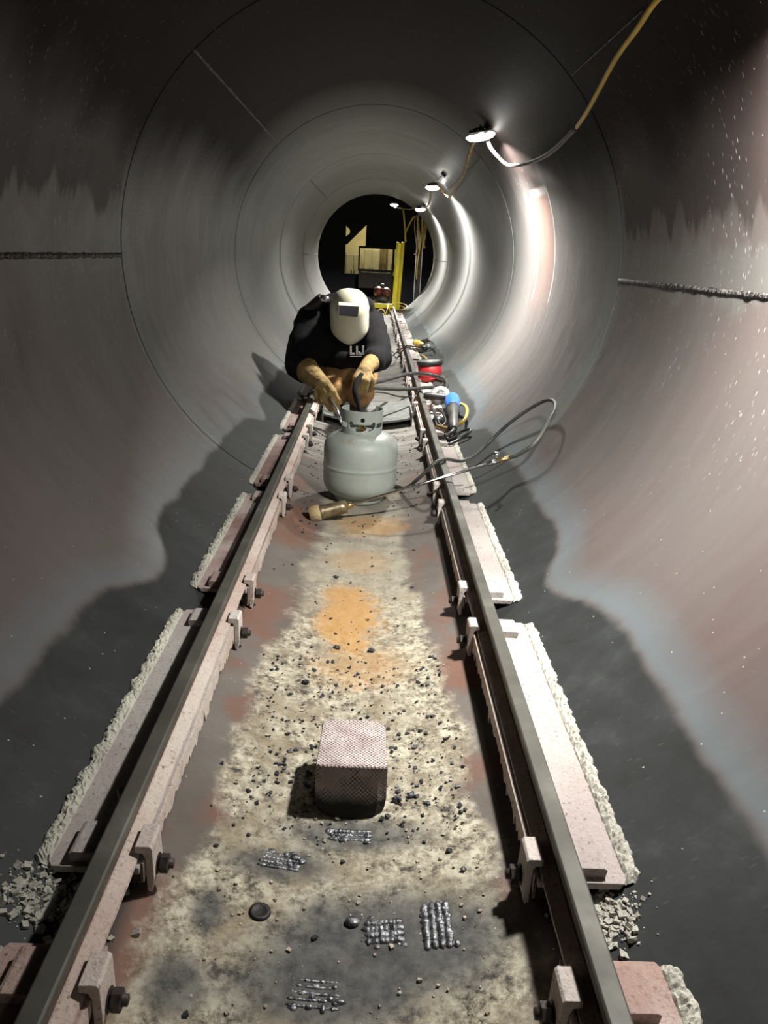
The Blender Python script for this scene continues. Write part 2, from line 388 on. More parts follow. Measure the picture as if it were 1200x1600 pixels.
def work_light(i, x, y, z, W):
    th = math.atan2(x, z-R); n = Vector((math.sin(th), 0, math.cos(th)))     # outwards from the axis
    if i == 5: n = Vector((0, 0, 1))
    o = empty('work_light', (x, y, z), LL[i], 'work light', 'LED work lights strung along the tube')
    c = Vector((x, y, z)); ax = Vector(((-.24, -.24, -.20, -.06, -.06)[i], -.12, .93)).normalized() if i < 5 else n      # hung so that it faces down and a little towards the wall beside it
    sz = 1.0 if i < 3 else .9
    tx = Vector((0, 1, 0)).cross(ax).normalized(); ty = ax.cross(tx)
    hb = MB(); hb.lathe([(.001, .040), (.03*sz, .040), (.045*sz, .032), (.062*sz, .024), (.066*sz, .014), (.001, .014)], c+ax*.004, ax, 28)
    for k in range(10):
        a = 2*PI*k/10; d = tx*math.cos(a)+ty*math.sin(a); hb.tube([c+ax*.03+d*.03*sz, c+ax*.035+d*.06*sz], .003, 5)
    hb.build('housing', M['black_plastic'], o)
    MB().lathe([(.001, -.026), (.03*sz, -.025), (.062*sz, -.018), (.078*sz, -.006), (.080*sz, .003), (.068*sz, .010), (.001, .010)], c, ax, 28).build('diffuser', M['led'], o)
    top = c+ax*.05
    if i < 5:
        # magnet on the steel above, joined by a short stem
        e = n*1.0; f = Vector((c.x, 0, c.z-R)); f = f+ax*.0; s = (R-.012)-f.length
        m = Vector((c.x, c.y+(.05 if i == 2 else -.60 if i == 3 else .03), c.z))+n*s
        q = Vector((m.x, 0, m.z-R)).normalized()
        MB().box(m, (.05, .07, .016), Matrix((tuple(Vector((0, 1, 0)).cross(q)), (0, 1, 0), tuple(q))).transposed()).build('magnet', M['darksteel'], o, .003)
        MB().tube(cr([top, (top+m)/2+Vector((0, 0, -.004)), m], 5), .004, 8).build('stem', M['darksteel'], o)
    else:
        MB().tube([top, top+Vector((0, 0, .26))], .004, 8).build('hook', M['darksteel'], o)
    ld = bpy.data.lights.new('led', 'AREA'); ld.shape = 'DISK'; ld.size = .13*sz; ld.energy = W; ld.color = (1, .965, .90)
    ld.spread = 2.7
    lo = bpy.data.objects.new('led_light', ld); COL.objects.link(lo); lo.parent = o
    lo.matrix_parent_inverse = Matrix.Translation(-o.location)
    mm = Matrix((tx, ax.cross(tx), ax)).transposed().to_4x4(); mm.translation = c-ax*.036
    lo.matrix_basis = mm
    return o
for i, a in enumerate(LAMPS): work_light(i, *a)

# ------------------------------------------------------------------ tube shell: floor, walls, ceiling
def arc_grid(mb, a0, a1, y0, y1, r, da=1.5, dy=.12, lip=0.0, fn=None):
    na = max(1, int(round(abs(a1-a0)/da))); ny = max(1, int(round((y1-y0)/dy)))
    vs = []; 
    for j in range(ny+1):
        yy = y0+(y1-y0)*j/ny
        for i in range(na+1):
            t = math.radians(a0+(a1-a0)*i/na); rr = r
            if fn: rr -= fn(t, yy)
            vs.append((rr*math.sin(t), yy, R-rr*math.cos(t)))
    fs = [(j*(na+1)+i, (j+1)*(na+1)+i, (j+1)*(na+1)+i+1, j*(na+1)+i+1) for j in range(ny) for i in range(na)]
    mb.add(vs, fs, True)
    if lip:
        for (yy, s) in ((y0, 1), (y1, -1)):
            vs = []
            for i in range(na+1):
                t = math.radians(a0+(a1-a0)*i/na)
                vs += [(r*math.sin(t), yy, R-r*math.cos(t)), ((r+lip)*math.sin(t), yy, R-(r+lip)*math.cos(t))]
            mb.add(vs, [(2*i, 2*i+1, 2*i+3, 2*i+2) for i in range(na)])
        for aa in (a0, a1):
            t = math.radians(aa); vs = []
            for yy in (y0, y1):
                vs += [(r*math.sin(t), yy, R-r*math.cos(t)), ((r+lip)*math.sin(t), yy, R-(r+lip)*math.cos(t))]
            mb.add(vs, [(0, 1, 3, 2)])
    return mb
G = [-6.0, -3.0, 0.0, 3.089, 5.544, 8.124, 10.65, 13.36]
G = [-6.0, 3.089, 5.544, 8.124, 10.65, 13.36]
LONG = {0: [89.2, -89.2], 1: [-136.2], 2: [135], 3: [-136.2], 4: [89.2, -89.2]}
SECT = {'floor': (-28, 28), 'wall_right': (28, 150), 'ceiling': (150, 210), 'wall_left': (-150, -28)}
GAPS = [0, .005, .009, .008, .009]; gap = .0045; gdeg = math.degrees(gap/R)
for nm, (a0, a1) in SECT.items():
    root = arc_grid(MB(), a0, a1, G[0], G[-1], R+.010, 3, .5).build(nm, M['seam'], None, fix=False)
    if nm == 'wall_right': pass
    tag(root, {'floor': 'curved steel invert of the tube between the rails', 'wall_right': 'curved primed steel wall on the right',
               'ceiling': 'dark curved steel crown of the tube', 'wall_left': 'curved primed steel wall on the left'}[nm], kind='structure')
    for g in range(5):
        cuts = [a0]+sorted(c for c in LONG[g] if a0 < c < a1)+[a1]
        for k in range(len(cuts)-1):
            p0 = cuts[k]+(gdeg if k > 0 else 0); p1 = cuts[k+1]-(gdeg if k < len(cuts)-2 else 0)
            y0, y1 = G[g]+(GAPS[g] if g else 0), G[g+1]-(GAPS[g+1] if g < 4 else 0)
            if nm == 'floor':
                def crust(t, yy):
                    x = R*t; 
                    if not (.5 < yy < 3.2): return 0
                    w = max(0, 1-abs(x)/.26); w = min(1, w*2.2)*min(1, (3.2-yy)*2)
                    return w*(.0032*max(0, mn.noise(Vector((x*26, yy*26, 1)))) + .0030*max(0, mn.noise(Vector((x*70, yy*70, 3)))-.05))
                fine = g == 0
                if fine:
                    p = MB(); arc_grid(p, p0, p1, y0, .55, R, 2, .2, .0); arc_grid(p, p0, p1, .55, y1, R, .30, .006, .0, crust)
                    p.build('shell_plate', M['shell'], root, fix=False)
                    continue
                arc_grid(MB(), p0, p1, y0, y1, R, 2, .1, .009).build('shell_plate', M['shell'], root, fix=False)
            else:
                arc_grid(MB(), p0, p1, y0, y1, R, 1.5, .12, .009).build('shell_plate', M['shell'], root, fix=False)
        # long weld beads
        for c in cuts[1:-1]:
            t = math.radians(c); y0, y1 = max(G[g], -1.0), G[g+1]; n = 260 if g == 0 else 90
            rr = R+.0045
            pts = []; rad = []
            for i in range(n+1):
                yy = y0+(y1-y0)*i/n; q = mn.noise(Vector((yy*30, c, 0)))
                tt = t+.0016*mn.noise(Vector((yy*11, c, 5)))
                pts.append((rr*math.sin(tt), yy, R-rr*math.cos(tt))); rad.append((.0105 if g == 0 else .0065)*(1+.25*q+.35*mn.noise(Vector((yy*90, c, 3)))))
            MB().tube(pts, rad, 9).build('weld_seam', M['seam_bright'], root)
    for g in range(1, 5):   # girth beads
        if nm == 'ceiling': pass
        pts = []; rad = []; n = int((a1-a0)*1.2)
        for i in range(n+1):
            t = math.radians(a0+(a1-a0)*i/n); q = mn.noise(Vector((t*40, G[g], 0))); rr = R+.0065
            pts.append((rr*math.sin(t), G[g]+.001*q, R-rr*math.cos(t))); rad.append(.0042*(1+.35*q))
        MB().tube(pts, rad, 7).build('weld_seam', M['seam'], root)
# short repair weld scar on the upper right of the first course
rw = bpy.data.objects['wall_right']
pts = [((R-.001)*math.sin(math.radians(134.8)), 2.3+i*.76/60, R-(R-.001)*math.cos(math.radians(134.8))) for i in range(61)]
MB().tube(pts, [.003*(1+.5*mn.noise(Vector((i*.7, 0, 0)))) for i in range(61)], 6).build('weld_seam', M['seam_bright'], rw)
# thickness of the tube mouth
for nm, (a0, a1) in SECT.items():
    mb = MB(); na = 40; vs = []
    for i in range(na+1):
        t = math.radians(a0+(a1-a0)*i/na)
        for rr in (R, R+.03): vs.append((rr*math.sin(t), 13.362, R-rr*math.cos(t)))
    mb.add(vs, [(2*i, 2*i+1, 2*i+3, 2*i+2) for i in range(na)]); mb.build('rim', M['seam'], bpy.data.objects[nm], fix=False)

# weld build-up patches on the invert
M['weld'] = simple('fresh_weld_metal', (.22, .23, .245), (.06, .064, .07), .30, .65, 60, .7, lo=.4, hi=.62, bd=.003)
fl = bpy.data.objects['floor']
def bead_patch(cx, cy, L, n, sp, along, r=.006, ang=0):
    mb = MB()
    for b in range(n):
        off = (b-(n-1)/2)*sp; pts = []; rad = []; m = int(L/.0022)
        for i in range(m+1):
            s = -L/2+L*i/m; u, v = (off, s) if along == 'y' else (s, off)
            ca, sa = math.cos(ang), math.sin(ang); X = cx+u*ca-v*sa; Y = cy+u*sa+v*ca
            X += .0015*mn.noise(Vector((s*60, b, 0)))
            pts.append((X, Y, R-math.sqrt(R*R-X*X)-.0004)); q = mn.noise(Vector((s*170, b*3.3, 2)))
            e = min(1, min(i, m-i)/4+.45); rad.append(r*e*(1+.22*math.sin(s*900)*.5+.35*q))
        mb.tube(pts, rad, 8, squash=.75)
    rn = random.Random(int(cx*1000)); w_, h_ = ((n*sp/2+.006, L/2) if along == 'y' else (L/2, n*sp/2+.006))
    for q in range(12):
        u, v = rn.uniform(-w_, w_), rn.uniform(-h_, h_); X = cx+u; Y = cy+v
        mb.ball((X, Y, R-math.sqrt(R*R-X*X)), (rn.uniform(.004, .010), rn.uniform(.004, .009), rn.uniform(.002, .005)), 8, 6)
    return mb.build('weld_build_up', M['weld'], fl)
bead_patch(.153, .925, .088, 4, .011, 'y', .0068, .02)
bead_patch(.072, .918, .062, 4, .011, 'x', .0070, .06)
bead_patch(.012, 1.125, .078, 3, .010, 'x', .0048, -.03)
bead_patch(-.105, 1.052, .072, 4, .009, 'x', .0040, -.06)
bead_patch(-.028, .812, .075, 5, .010, 'x', .0030, -.05)
MB().ball((.022, .935, .0035), (.012, .010, .006)).build('weld_build_up', M['weld'], fl)
MB().lathe([(.001, .0018), (.010, .002), (.0135, .004), (.017, .002), (.018, -.002)], (-.123, .943, .009), (0.1, 0, 1), 20).build('weld_build_up', M['seam'], fl)

# ------------------------------------------------------------------ rails
def rail(s, side):
    o = empty('rail', (s*.331, -.6, .115), '%s rail of the track, dark worn head on a pink-white foot' % side, 'rail', 'pair of rails along the tube bottom')
    y0, y1 = -.6, 13.25
    def ext(name, poly, mat, bev=.0015, jit=0):
        if not jit:
            return MB().prism([(s*u, v) for u, v in poly], (0, y0, 0), (1, 0, 0), (0, 0, 1), (0, y1-y0, 0)).build(name, mat, o, bev)
        mb = MB(); n = 700; m = len(poly); vs = []
        for i in range(n+1):
            yy = y0+(y1-y0)*(i/n)**1.6
            for k, (u, v) in enumerate(poly):
                q = mn.noise(Vector((yy*22, k*7.1, s)))*jit; vs.append((s*(u+q), yy, v+q*.6))
        fs = [(i*m+k, i*m+(k+1) % m, (i+1)*m+(k+1) % m, (i+1)*m+k) for i in range(n) for k in range(m)]
        mb.add(vs, fs, False); mb.add(vs[:m], [tuple(range(m))]); return mb.build(name, mat, o)
    ext('rail_head', [(.3157, .175), (.3157, .163), (.320, .156), (.342, .156), (.346, .163), (.346, .175), (.343, .178), (.3187, .178)], M['head'], .001)
    ext('rail_web', [(.327, .127), (.335, .127), (.334, .157), (.328, .157)], M['web'])
    ext('rail_foot', [(.303, .1135), (.359, .1135), (.359, .119), (.337, .128), (.325, .128), (.303, .119)], M['foot'], 0, .0016)
    # fishplate joint bar far along
    return o
rL = rail(-1, 'left'); rR = rail(1, 'right')

# ------------------------------------------------------------------ rail pads, with clips and bolts
NUM = ['nearest', 'second', 'third', 'fourth', 'fifth', 'sixth', 'seventh', 'eighth', 'ninth', 'tenth', 'eleventh', 'twelfth', 'thirteenth', 'fourteenth']
def pad(s, k):
    yn = .915+.998*k; yf = yn+.865; yn = max(yn, -.09)
    far = k > 4
    idx = k+1
    side = 'left' if s < 0 else 'right'
    state = {(-1, -1): 'pinkish', (1, -1): 'pink chalky', (-1, 0): 'long white-crusted', (1, 0): 'long bright white-crusted', (-1, 1): 'brown-pink worn', (1, 1): 'patchy pale', (-1, 2): 'pink-grey worn', (1, 2): 'pale, wand-crossed'}.get((s, k), 'grimy pale')
    o = empty('rail_pad', (s*.36, yn, .10), '%s steel pad under the %s rail, %s from the viewer' % (state, side, NUM[idx]), 'support plate', 'steel pads carrying the rails')
    pm = M['pad_pink'] if k == -1 else M['pad_white'] if k == 0 else (M['pad_brown'] if s < 0 else M['pad_white']) if k < 3 else M['pad_brown'] if (k % 2) else M['pad_white']
    xo = .436; n = 90 if not far else 24
    mb = MB(); vs = []; m = 4
    for i in range(n+1):
        yy = yn+(yf-yn)*i/n; q = mn.noise(Vector((yy*18, s*3, k)))*.002
        c = .02 if i in (0, n) else (.006 if i in (1, n-1) else 0)
        e = .0018*mn.noise(Vector((yy*40, 0, k)))
        for (u, v) in ((.2985+e, .101), (.2985+e, .1128), (xo+q-c*.4, .1128), (xo+q-c*.4-.006, .101)): vs.append((s*u, yy, v))
    mb.add(vs, [(i*4+j, i*4+(j+1) % 4, i*4+4+(j+1) % 4, i*4+4+j) for i in range(n) for j in range(4)]+[(0, 1, 2, 3), (n*4+3, n*4+2, n*4+1, n*4)])
    mb.build('pad_plate', pm, o, .0015 if not far else 0)
    # web plates standing between shell and pad
    for u in (.312, .39):
        zb = R-math.sqrt(R*R-u*u)-.002
        MB().box((s*u, (yn+yf)/2, (zb+.101)/2), (.010, yf-yn-.05, .101-zb+.002)).build('support_web', M['darksteel'], o)
    # crusted fillet along the outer edge
    pts = []; rad = []; n2 = 220 if k < 2 else 90 if not far else 30
    for i in range(n2+1):
        yy = yn+.004+(yf-yn-.008)*i/n2; a = mn.noise(Vector((yy*70, s, k))); b = mn.noise(Vector((yy*23, s, k+4)))
        u = .445+.003*b; pts.append((s*u, yy, R-math.sqrt(R*R-u*u)+.001)); rad.append(max(.003, .0085+.0045*a+.002*b))
    NW = 9; sv = []
    for i, (p_, r_) in enumerate(zip(pts, rad)):
        yy = p_[1]; e_ = min(1, i/3, (n2-i)/3)
        for j in range(NW):
            q = j/(NW-1); out = .458+.007*mn.noise(Vector((yy*30, s, k)))+.004*mn.noise(Vector((yy*110, s, k)))
            uu = .430+(out-.430)*q*(.6+.4*e_)
            hh = (.0105*(1-q)**.8+.0055*math.sin(PI*q))*(.35+.65*e_)*(1+.5*mn.noise(Vector((yy*85, q*5, k*3+s))))+.0035*mn.noise(Vector((yy*210, q*12, k)))*math.sin(PI*q) if 0 < j < NW-1 else (-.003 if j else .0)
            zz = R-math.sqrt(R*R-uu*uu)
            if j == 0: zz = max(zz+hh, .108)
            else: zz += hh
            sv.append((s*uu, yy, zz))
    MB().add(sv, [(i*NW+j, i*NW+j+1, (i+1)*NW+j+1, (i+1)*NW+j) for i in range(n2) for j in range(NW-1)], k > 1).build('weld_fillet', M['fillet'], o, fix=False)
    # ragged paint drips hanging from the inner edge
    n3 = 110 if k < 2 else 50 if not far else 14; vs = []
    ys = [yn+.01+(yf-yn-.02)*i/n3 for i in range(n3+1)]
    low = [.1005-max(.004, .018+.020*mn.noise(Vector((y_*9, s*5, 1)))+.020*mn.noise(Vector((y_*55, s, 2)))+(random.random()**4)*.016) for y_ in ys]
    for y_, lo_ in zip(ys, low):
        for xx in (.2945, .2985): vs += [(s*xx, y_, .1125), (s*xx, y_, lo_)]
    fs = []
    for i in range(n3):
        a = i*4; b = a+4; fs += [(a, a+1, b+1, b), (a+2, b+2, b+3, a+3), (a, b, b+2, a+2), (a+1, a+3, b+3, b+1)]
    MB().add(vs, fs).build('paint_drip', M['foot'], o, fix=False)
    # inner clips hooked over the rail foot, with bolt; outer lugs
    ends = [yf-.055] if k == -1 else [yn+.045, yf-.055]
    for yc in ends:
        L = .050 if k < 4 else .045
        yc += random.uniform(-.004, .004)
        dz = random.uniform(-.001, .002)
        poly = [(.3085, .1345), (.3085, .1225), (.2975, .1215), (.2935, .112), (.2930, .052), (.286, .050), (.2815, .075), (.2825, .130), (.286, .1345)]
        cl = MB().prism([(s*u, v+dz) for u, v in poly], (0, yc-L/2, 0), (1, 0, 0), (0, 0, 1), (0, L, 0)).build('rail_clip', M['clip'], o, .0012)
        b = MB(); b.tube([(s*.286, yc, .083), (s*.258, yc, .083)], .0075, 10)
        b.lathe([(.001, 0), (.0135, 0), (.0145, .002), (.0145, .013), (.001, .0145)], (s*.2785, yc, .083), (-s, 0, 0), 6, False)
        b.lathe([(.001, 0), (.016, 0), (.016, .003), (.001, .003)], (s*.2835, yc, .083), (-s, 0, 0), 18, False)
        b.build('bolt', M['bolt'], cl)
        poly = [(.352, .1300), (.352, .1215), (.361, .1205), (.364, .1125), (.402, .1125), (.404, .127), (.398, .1300)]
        MB().prism([(s*u, v) for u, v in poly], (0, yc-.034, 0), (1, 0, 0), (0, 0, 1), (0, .068, 0)).build('outer_lug', M['pad_pink'] if k < 0 else pm, o, .0012)
    return o
for s in (-1, 1):
    for k in range(-1, 12): pad(s, k)

# mortar rubble under the near pad ends
def rubble(name, cx, cy, rx, ry, n, mat, label, smin=.004, smax=.014, seed=1):
    rnd = random.Random(seed); mb = MB()
    for i in range(n):
        x = cx+rnd.gauss(0, rx); y = cy+rnd.gauss(0, ry); r = smin+(smax-smin)*rnd.random()**2.5
        x = max(-.8, min(.8, x))
        z = R-math.sqrt(R*R-x*x)+r*.35
        rot = Matrix.Rotation(rnd.random()*6, 3, 'Z') @ Matrix.Rotation(rnd.random()*.8, 3, 'X')
        vs = [rot @ Vector((r*a*rnd.uniform(.6, 1.2), r*b*rnd.uniform(.6, 1.2), r*.55*c*rnd.uniform(.6, 1.2))) + Vector((x, y, z)) for a in (-1, 1) for b in (-1, 1) for c in (-1, 1)]
        mb.add(vs, [(0, 1, 3, 2), (4, 6, 7, 5), (0, 4, 5, 1), (2, 3, 7, 6), (0, 2, 6, 4), (1, 5, 7, 3)])
    return tag(mb.build(name, mat), label, 'debris', kind='stuff')
rubble('mortar_rubble', .385, .875, .030, .022, 500, M['fillet'], 'pale crumbled mortar at the near end of the right white pad', .001, .0065, 3)
rubble('mortar_rubble', -.41, .87, .035, .025, 500, M['fillet'], 'pale crumbled mortar at the near end of the left white pad', .001, .0065, 4)
M['slag'] = simple('black_slag', (.055, .06, .068), (.016, .017, .02), .5, .2, 40, .5)
M['chip_pale'] = simple('pale_chips', (.5, .45, .36), (.25, .21, .17), .85, 0, 40, .3)
def scatter(name, boxes, mat, label, seed, smin, smax, tall=.5):
    rnd = random.Random(seed); mb = MB()
    for (x0, x1, y0, y1, n) in boxes:
        for i in range(n):
            x = rnd.uniform(x0, x1); y = rnd.uniform(y0, y1); r = smin+(smax-smin)*rnd.random()**3
            z = R-math.sqrt(R*R-x*x)+r*.3+.0015
            rot = Matrix.Rotation(rnd.random()*6, 3, 'Z') @ Matrix.Rotation(rnd.uniform(-.5, .5), 3, 'X')
            vs = [rot @ Vector((r*a*rnd.uniform(.4, 1.2), r*b*rnd.uniform(.4, 1.0), r*tall*c*rnd.uniform(.5, 1.1))) + Vector((x, y, z)) for a in (-1, 1) for b in (-1, 1) for c in (-1, 1)]
            mb.add(vs, [(0, 1, 3, 2), (4, 6, 7, 5), (0, 4, 5, 1), (2, 3, 7, 6), (0, 2, 6, 4), (1, 5, 7, 3)])
    return tag(mb.build(name, mat), label, 'debris', kind='stuff')
scatter('slag_chips', [(-.20, .22, 1.1, 1.75, 620), (-.2, -.06, 1.15, 1.5, 70), (.09, .24, 1.12, 1.45, 110), (-.12, .12, 1.6, 2.9, 120), (-.27, .25, .75, 2.9, 90), (-.27, -.15, 3.3, 4.3, 160), (.10, .26, 3.0, 4.4, 240), (-.25, -.16, 2.6, 3.3, 60)], M['slag'], 'small black slag chips scattered over the tube bottom', 11, .0008, .0052, .4)
scatter('pale_chips', [(-.22, .24, .75, 1.7, 420), (-.15, .15, 1.6, 2.9, 90)], M['chip_pale'], 'tiny pale flakes scattered over the tube bottom', 12, .0008, .004)

# single larger slag lumps that can be told apart
for i, (x, y, r) in enumerate([(.098, 1.215, .010), (.125, 1.225, .008), (-.075, 1.29, .008), (.045, 1.80, .010), (-.045, 1.81, .009), (-.07, 2.27, .009), (.185, 1.075, .006), (-.11, 1.62, .010)]):
    rr = random.Random(i+40); mb = MB()
    mb.ball((x, y, R-math.sqrt(R*R-x*x)+r*.5), (r, r*.8, r*.55), 7, 5)
    mb.v = [tuple(Vector(v)+Vector((rr.uniform(-1, 1), rr.uniform(-1, 1), rr.uniform(-.6, .6)))*r*.22) for v in mb.v]; mb.sm = [False]*len(mb.sm)
    lab = ['black slag lump just right of the perforated block', 'black slag lump a little farther right of the perforated block', 'black slag lump left behind the perforated block',
           'black slag lump at the right edge of the orange rust patch', 'flat black slag lump at the near edge of the orange rust patch', 'slag flake on the pale floor beyond the rust patch',
           'black slag lump near the right rail beyond the weld patches', 'black slag lump on the left between block and rust patch'][i]
    tag(mb.build('slag_lump', M['slag']), lab, 'slag', 'larger slag lumps on the floor')

# ------------------------------------------------------------------ perforated block
def mat_block():
    t = NT('perforated_ceramic'); o = t.sep(); x, y, z = o[0], o[1], o[2]
    k = 175.0
    def hexd(u, v, rnd=.12):
        a = t.comb(t.math('MULTIPLY', u, k), t.math('MULTIPLY', v, k*1.0))
        rot = t.n.new('ShaderNodeVectorRotate'); rot.rotation_type = 'Z_AXIS'; rot.inputs['Angle'].default_value = PI/4; t.l(a, rot.inputs['Vector'])
        return t.voro(rot.outputs[0], 1.0, rnd)
    dt = hexd(x, y); df = hexd(x, z)
    geo = t.n.new('ShaderNodeNewGeometry'); nz = t.sep(geo.outputs['Normal'])[2]
    top = t.maprange(nz, .6, .75)
    d = t.mix(top, df, dt)
    grime = t.noise(scale=26, detail=5)
    hole = t.maprange(d, .27, .42, 1, 0)
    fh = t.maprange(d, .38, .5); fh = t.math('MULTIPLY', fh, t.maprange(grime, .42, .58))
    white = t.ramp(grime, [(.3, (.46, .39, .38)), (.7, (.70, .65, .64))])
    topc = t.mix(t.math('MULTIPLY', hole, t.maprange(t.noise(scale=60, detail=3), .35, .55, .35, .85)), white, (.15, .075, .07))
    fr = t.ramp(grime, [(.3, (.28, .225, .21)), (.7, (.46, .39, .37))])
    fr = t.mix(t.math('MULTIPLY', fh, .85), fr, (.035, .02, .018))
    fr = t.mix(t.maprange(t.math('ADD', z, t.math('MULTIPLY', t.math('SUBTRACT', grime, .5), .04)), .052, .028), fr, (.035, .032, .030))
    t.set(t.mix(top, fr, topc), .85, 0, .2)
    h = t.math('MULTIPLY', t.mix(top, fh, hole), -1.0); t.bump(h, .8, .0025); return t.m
bl = empty('perforated_block', (.010, 1.26, 0), 'pale brick-sized block with a dimpled top standing in mid floor', 'block')
def block_mesh():
    # plan outline with rounded rear corners; front face bulges towards the floor
    mb = MB(); W0, W1 = .0665, .063; yf, yb = 1.193, 1.335; zt = .098
    rows = []
    N = 12
    outl = []
    outl += [(-W0, yf), (-W0+.002, yf+.045), (-W1, yb-.030)]
    for i in range(5): a = PI-(PI/2)*i/4; outl.append((-W1+.022+.022*math.cos(a), yb-.020+.020*math.sin(a)))
    outl.append((0, yb+.004))
    for i in range(5): a = PI/2-(PI/2)*i/4; outl.append((W1-.022+.022*math.cos(a), yb-.020+.020*math.sin(a)))
    outl += [(W1+.001, yb-.03), (W0-.002, yf+.045), (W0, yf)]
    for i in range(1, 8): outl.append((W0-2*W0*i/8, yf-.001))
    n = len(outl); vs = []
    zs = [0.0, .012, .030, .055, .080, zt-.004, zt]
    for j, z in enumerate(zs):
        for (x, y) in outl:
            k = 1.0; dy = 0
            if z < .030: k = 1-.10*((.030-z)/.030)**2
            if y < 1.2: dy = -.024*(1-z/zt)**.7*(1-.8*(x/W0)**4)
            if j == len(zs)-1: k *= .985; 
            vs.append((x*k, y+dy+(.001 if j == len(zs)-1 and y < 1.2 else 0), z+(.0015 if j >= 5 else 0)*(1-(x/W0)**2)))
    fs = [(j*n+i, j*n+(i+1) % n, (j+1)*n+(i+1) % n, (j+1)*n+i) for j in range(len(zs)-1) for i in range(n)]
    fs += [tuple(range(n-1, -1, -1)), tuple((len(zs)-1)*n+i for i in range(n))]
    mb.add([(x+.010, y, z+.001) for x, y, z in vs], fs, False); return mb
block_mesh().build('block_body', mat_block(), bl, .0016)
M['tooth'] = simple('pale_teeth', (.66, .58, .56), (.4, .3, .28), .85, 0, 50, .2)
mb = MB()
for i in range(17):
    x = -.058+i*.0073+.010; mb.ball((x, 1.1915, .0965+.0008*random.random()), (.0024, .002, .0030), 7, 5)
mb.build('edge_teeth', M['tooth'], bl)

# ------------------------------------------------------------------ propane cylinder
def mat_tank():
    t = NT('grey_green_tank_paint'); n = t.noise(scale=9, detail=6, rough=.65); z = t.sep()[2]
    col = t.ramp(n, [(.3, (.33, .37, .34)), (.6, (.41, .46, .43))])
    rust = t.math('MULTIPLY', t.maprange(t.noise(scale=16, detail=6, rough=.7), .50, .62), t.maprange(t.math('ABSOLUTE', t.math('SUBTRACT', z, .278)), .008, .024, 1, 0))
    col = t.mix(t.math('MULTIPLY', rust, .6), col, (.30, .21, .11))
    sp = t.maprange(t.voro(scale=22), .05, .09, 1, 0); sp = t.math('MULTIPLY', sp, t.maprange(t.noise(scale=5), .55, .6))
    col = t.mix(t.math('MULTIPLY', sp, .8), col, (.05, .04, .03))
    sm = t.maprange(t.noise(scale=38, detail=4), .62, .75); col = t.mix(t.math('MULTIPLY', sm, .3), col, (.2, .2, .18))
    t.set(col, t.ramp(n, [(.3, .38), (.7, .5)]), 0, .5); t.bump(t.noise(scale=50, detail=3), .06, .001); return t.m
M['tank'] = mat_tank()
TC = Vector((-.016, 3.13, .002))
tk = empty('propane_cylinder', TC, 'grey-green propane cylinder with a slotted collar standing between the rails', 'gas cylinder')
prof = [(.001, .010), (.05, .012), (.088, .018), (.120, .030), (.142, .048), (.152, .070), (.1545, .092), (.1545, .138), (.1545, .146), (.1562, .149), (.1562, .154), (.1545, .157), (.1545, .166), (.1545, .222),
        (.152, .242), (.145, .258), (.131, .272), (.112, .282), (.090, .289), (.06, .294), (.02, .296), (.001, .2965)]
MB().lathe(prof, TC, (0, 0, 1), 72).build('body', M['tank'], tk)
MB().lathe([(.102, .002), (.106, .002), (.104, .026), (.100, .026)], TC, (0, 0, 1), 60, close=True).build('foot_ring', M['tank'], tk)
def collar():
    mb = MB(); na, nz = 220, 56; r = .0835; z0, z1 = .283, .388; vid = {}; vs = []; fs = []
    def solid(a, u):     # a: angle from the front (deg), u: 0..1 height
        if abs(a) > 140 and u > .22: return False
        s = a*math.pi/180*r*1000; h = u*105     # mm
        cx, cy = 3, 50
        if abs(s-cx) < 56 and 20 < h < 50:
            e = 1-((s-cx)/56)**2
            if h > 46-25*math.sqrt(max(e, 0)): return False
        if 38 < abs(s-cx) < 57 and 44 < h < 62 and ((abs(s-cx)-47.5)/9.5)**2+((h-50)/11)**2 < 1: return False
        if (s-cx)**2+(h-70)**2 < 8.5**2: return False
        if h < 7 and (10 < abs(s-cx) < 34 or 60 < abs(s-cx) < 80): return False
        for q in (88, -88, 105, -105):
            if abs(s-q) < 22 and 36 < h < 54: return False
        return True
    def V(i, j):
        k = (i % na, j)
        if k not in vid:
            a = 2*PI*i/na; u = j/nz; rr = r+.0025*u+.004*(abs(((i/na*360+180) % 360)-180) > 120)*u
            vid[k] = len(vs); vs.append((TC.x+rr*math.sin(a), TC.y-rr*math.cos(a), TC.z+z0+(z1-z0)*u))
        return vid[k]
    for j in range(nz):
        for i in range(na):
            a = ((i+.5)/na*360+180) % 360-180
            if solid(a, (j+.5)/nz): fs.append((V(i, j), V(i+1, j), V(i+1, j+1), V(i, j+1)))
    mb.add(vs, fs, True); o = mb.build('collar', M['tank'], tk, fix=False)
    q = o.modifiers.new('s', 'SMOOTH'); q.iterations = 3
    m = o.modifiers.new('t', 'SOLIDIFY'); m.thickness = .003; bake(o)
    return o
collar()
M['brass'] = simple('brass', (.62, .45, .20), (.40, .27, .10), .35, .9, 30, .1)
va = MB().lathe([(.001, .29), (.018, .292), (.018, .305), (.012, .308), (.012, .345), (.001, .346)], TC, (0, 0, 1), 16).build('valve', M['brass'], tk)
MB().lathe([(.001, .346), (.026, .347), (.028, .352), (.026, .362), (.001, .364)], TC, (0, 0, 1), 12).build('valve_knob', M['black_plastic'], va)
MB().tube([TC+Vector((0, 0, .322)), TC+Vector((.0, .055, .322))], .012, 12).build('valve_outlet', M['brass'], va)

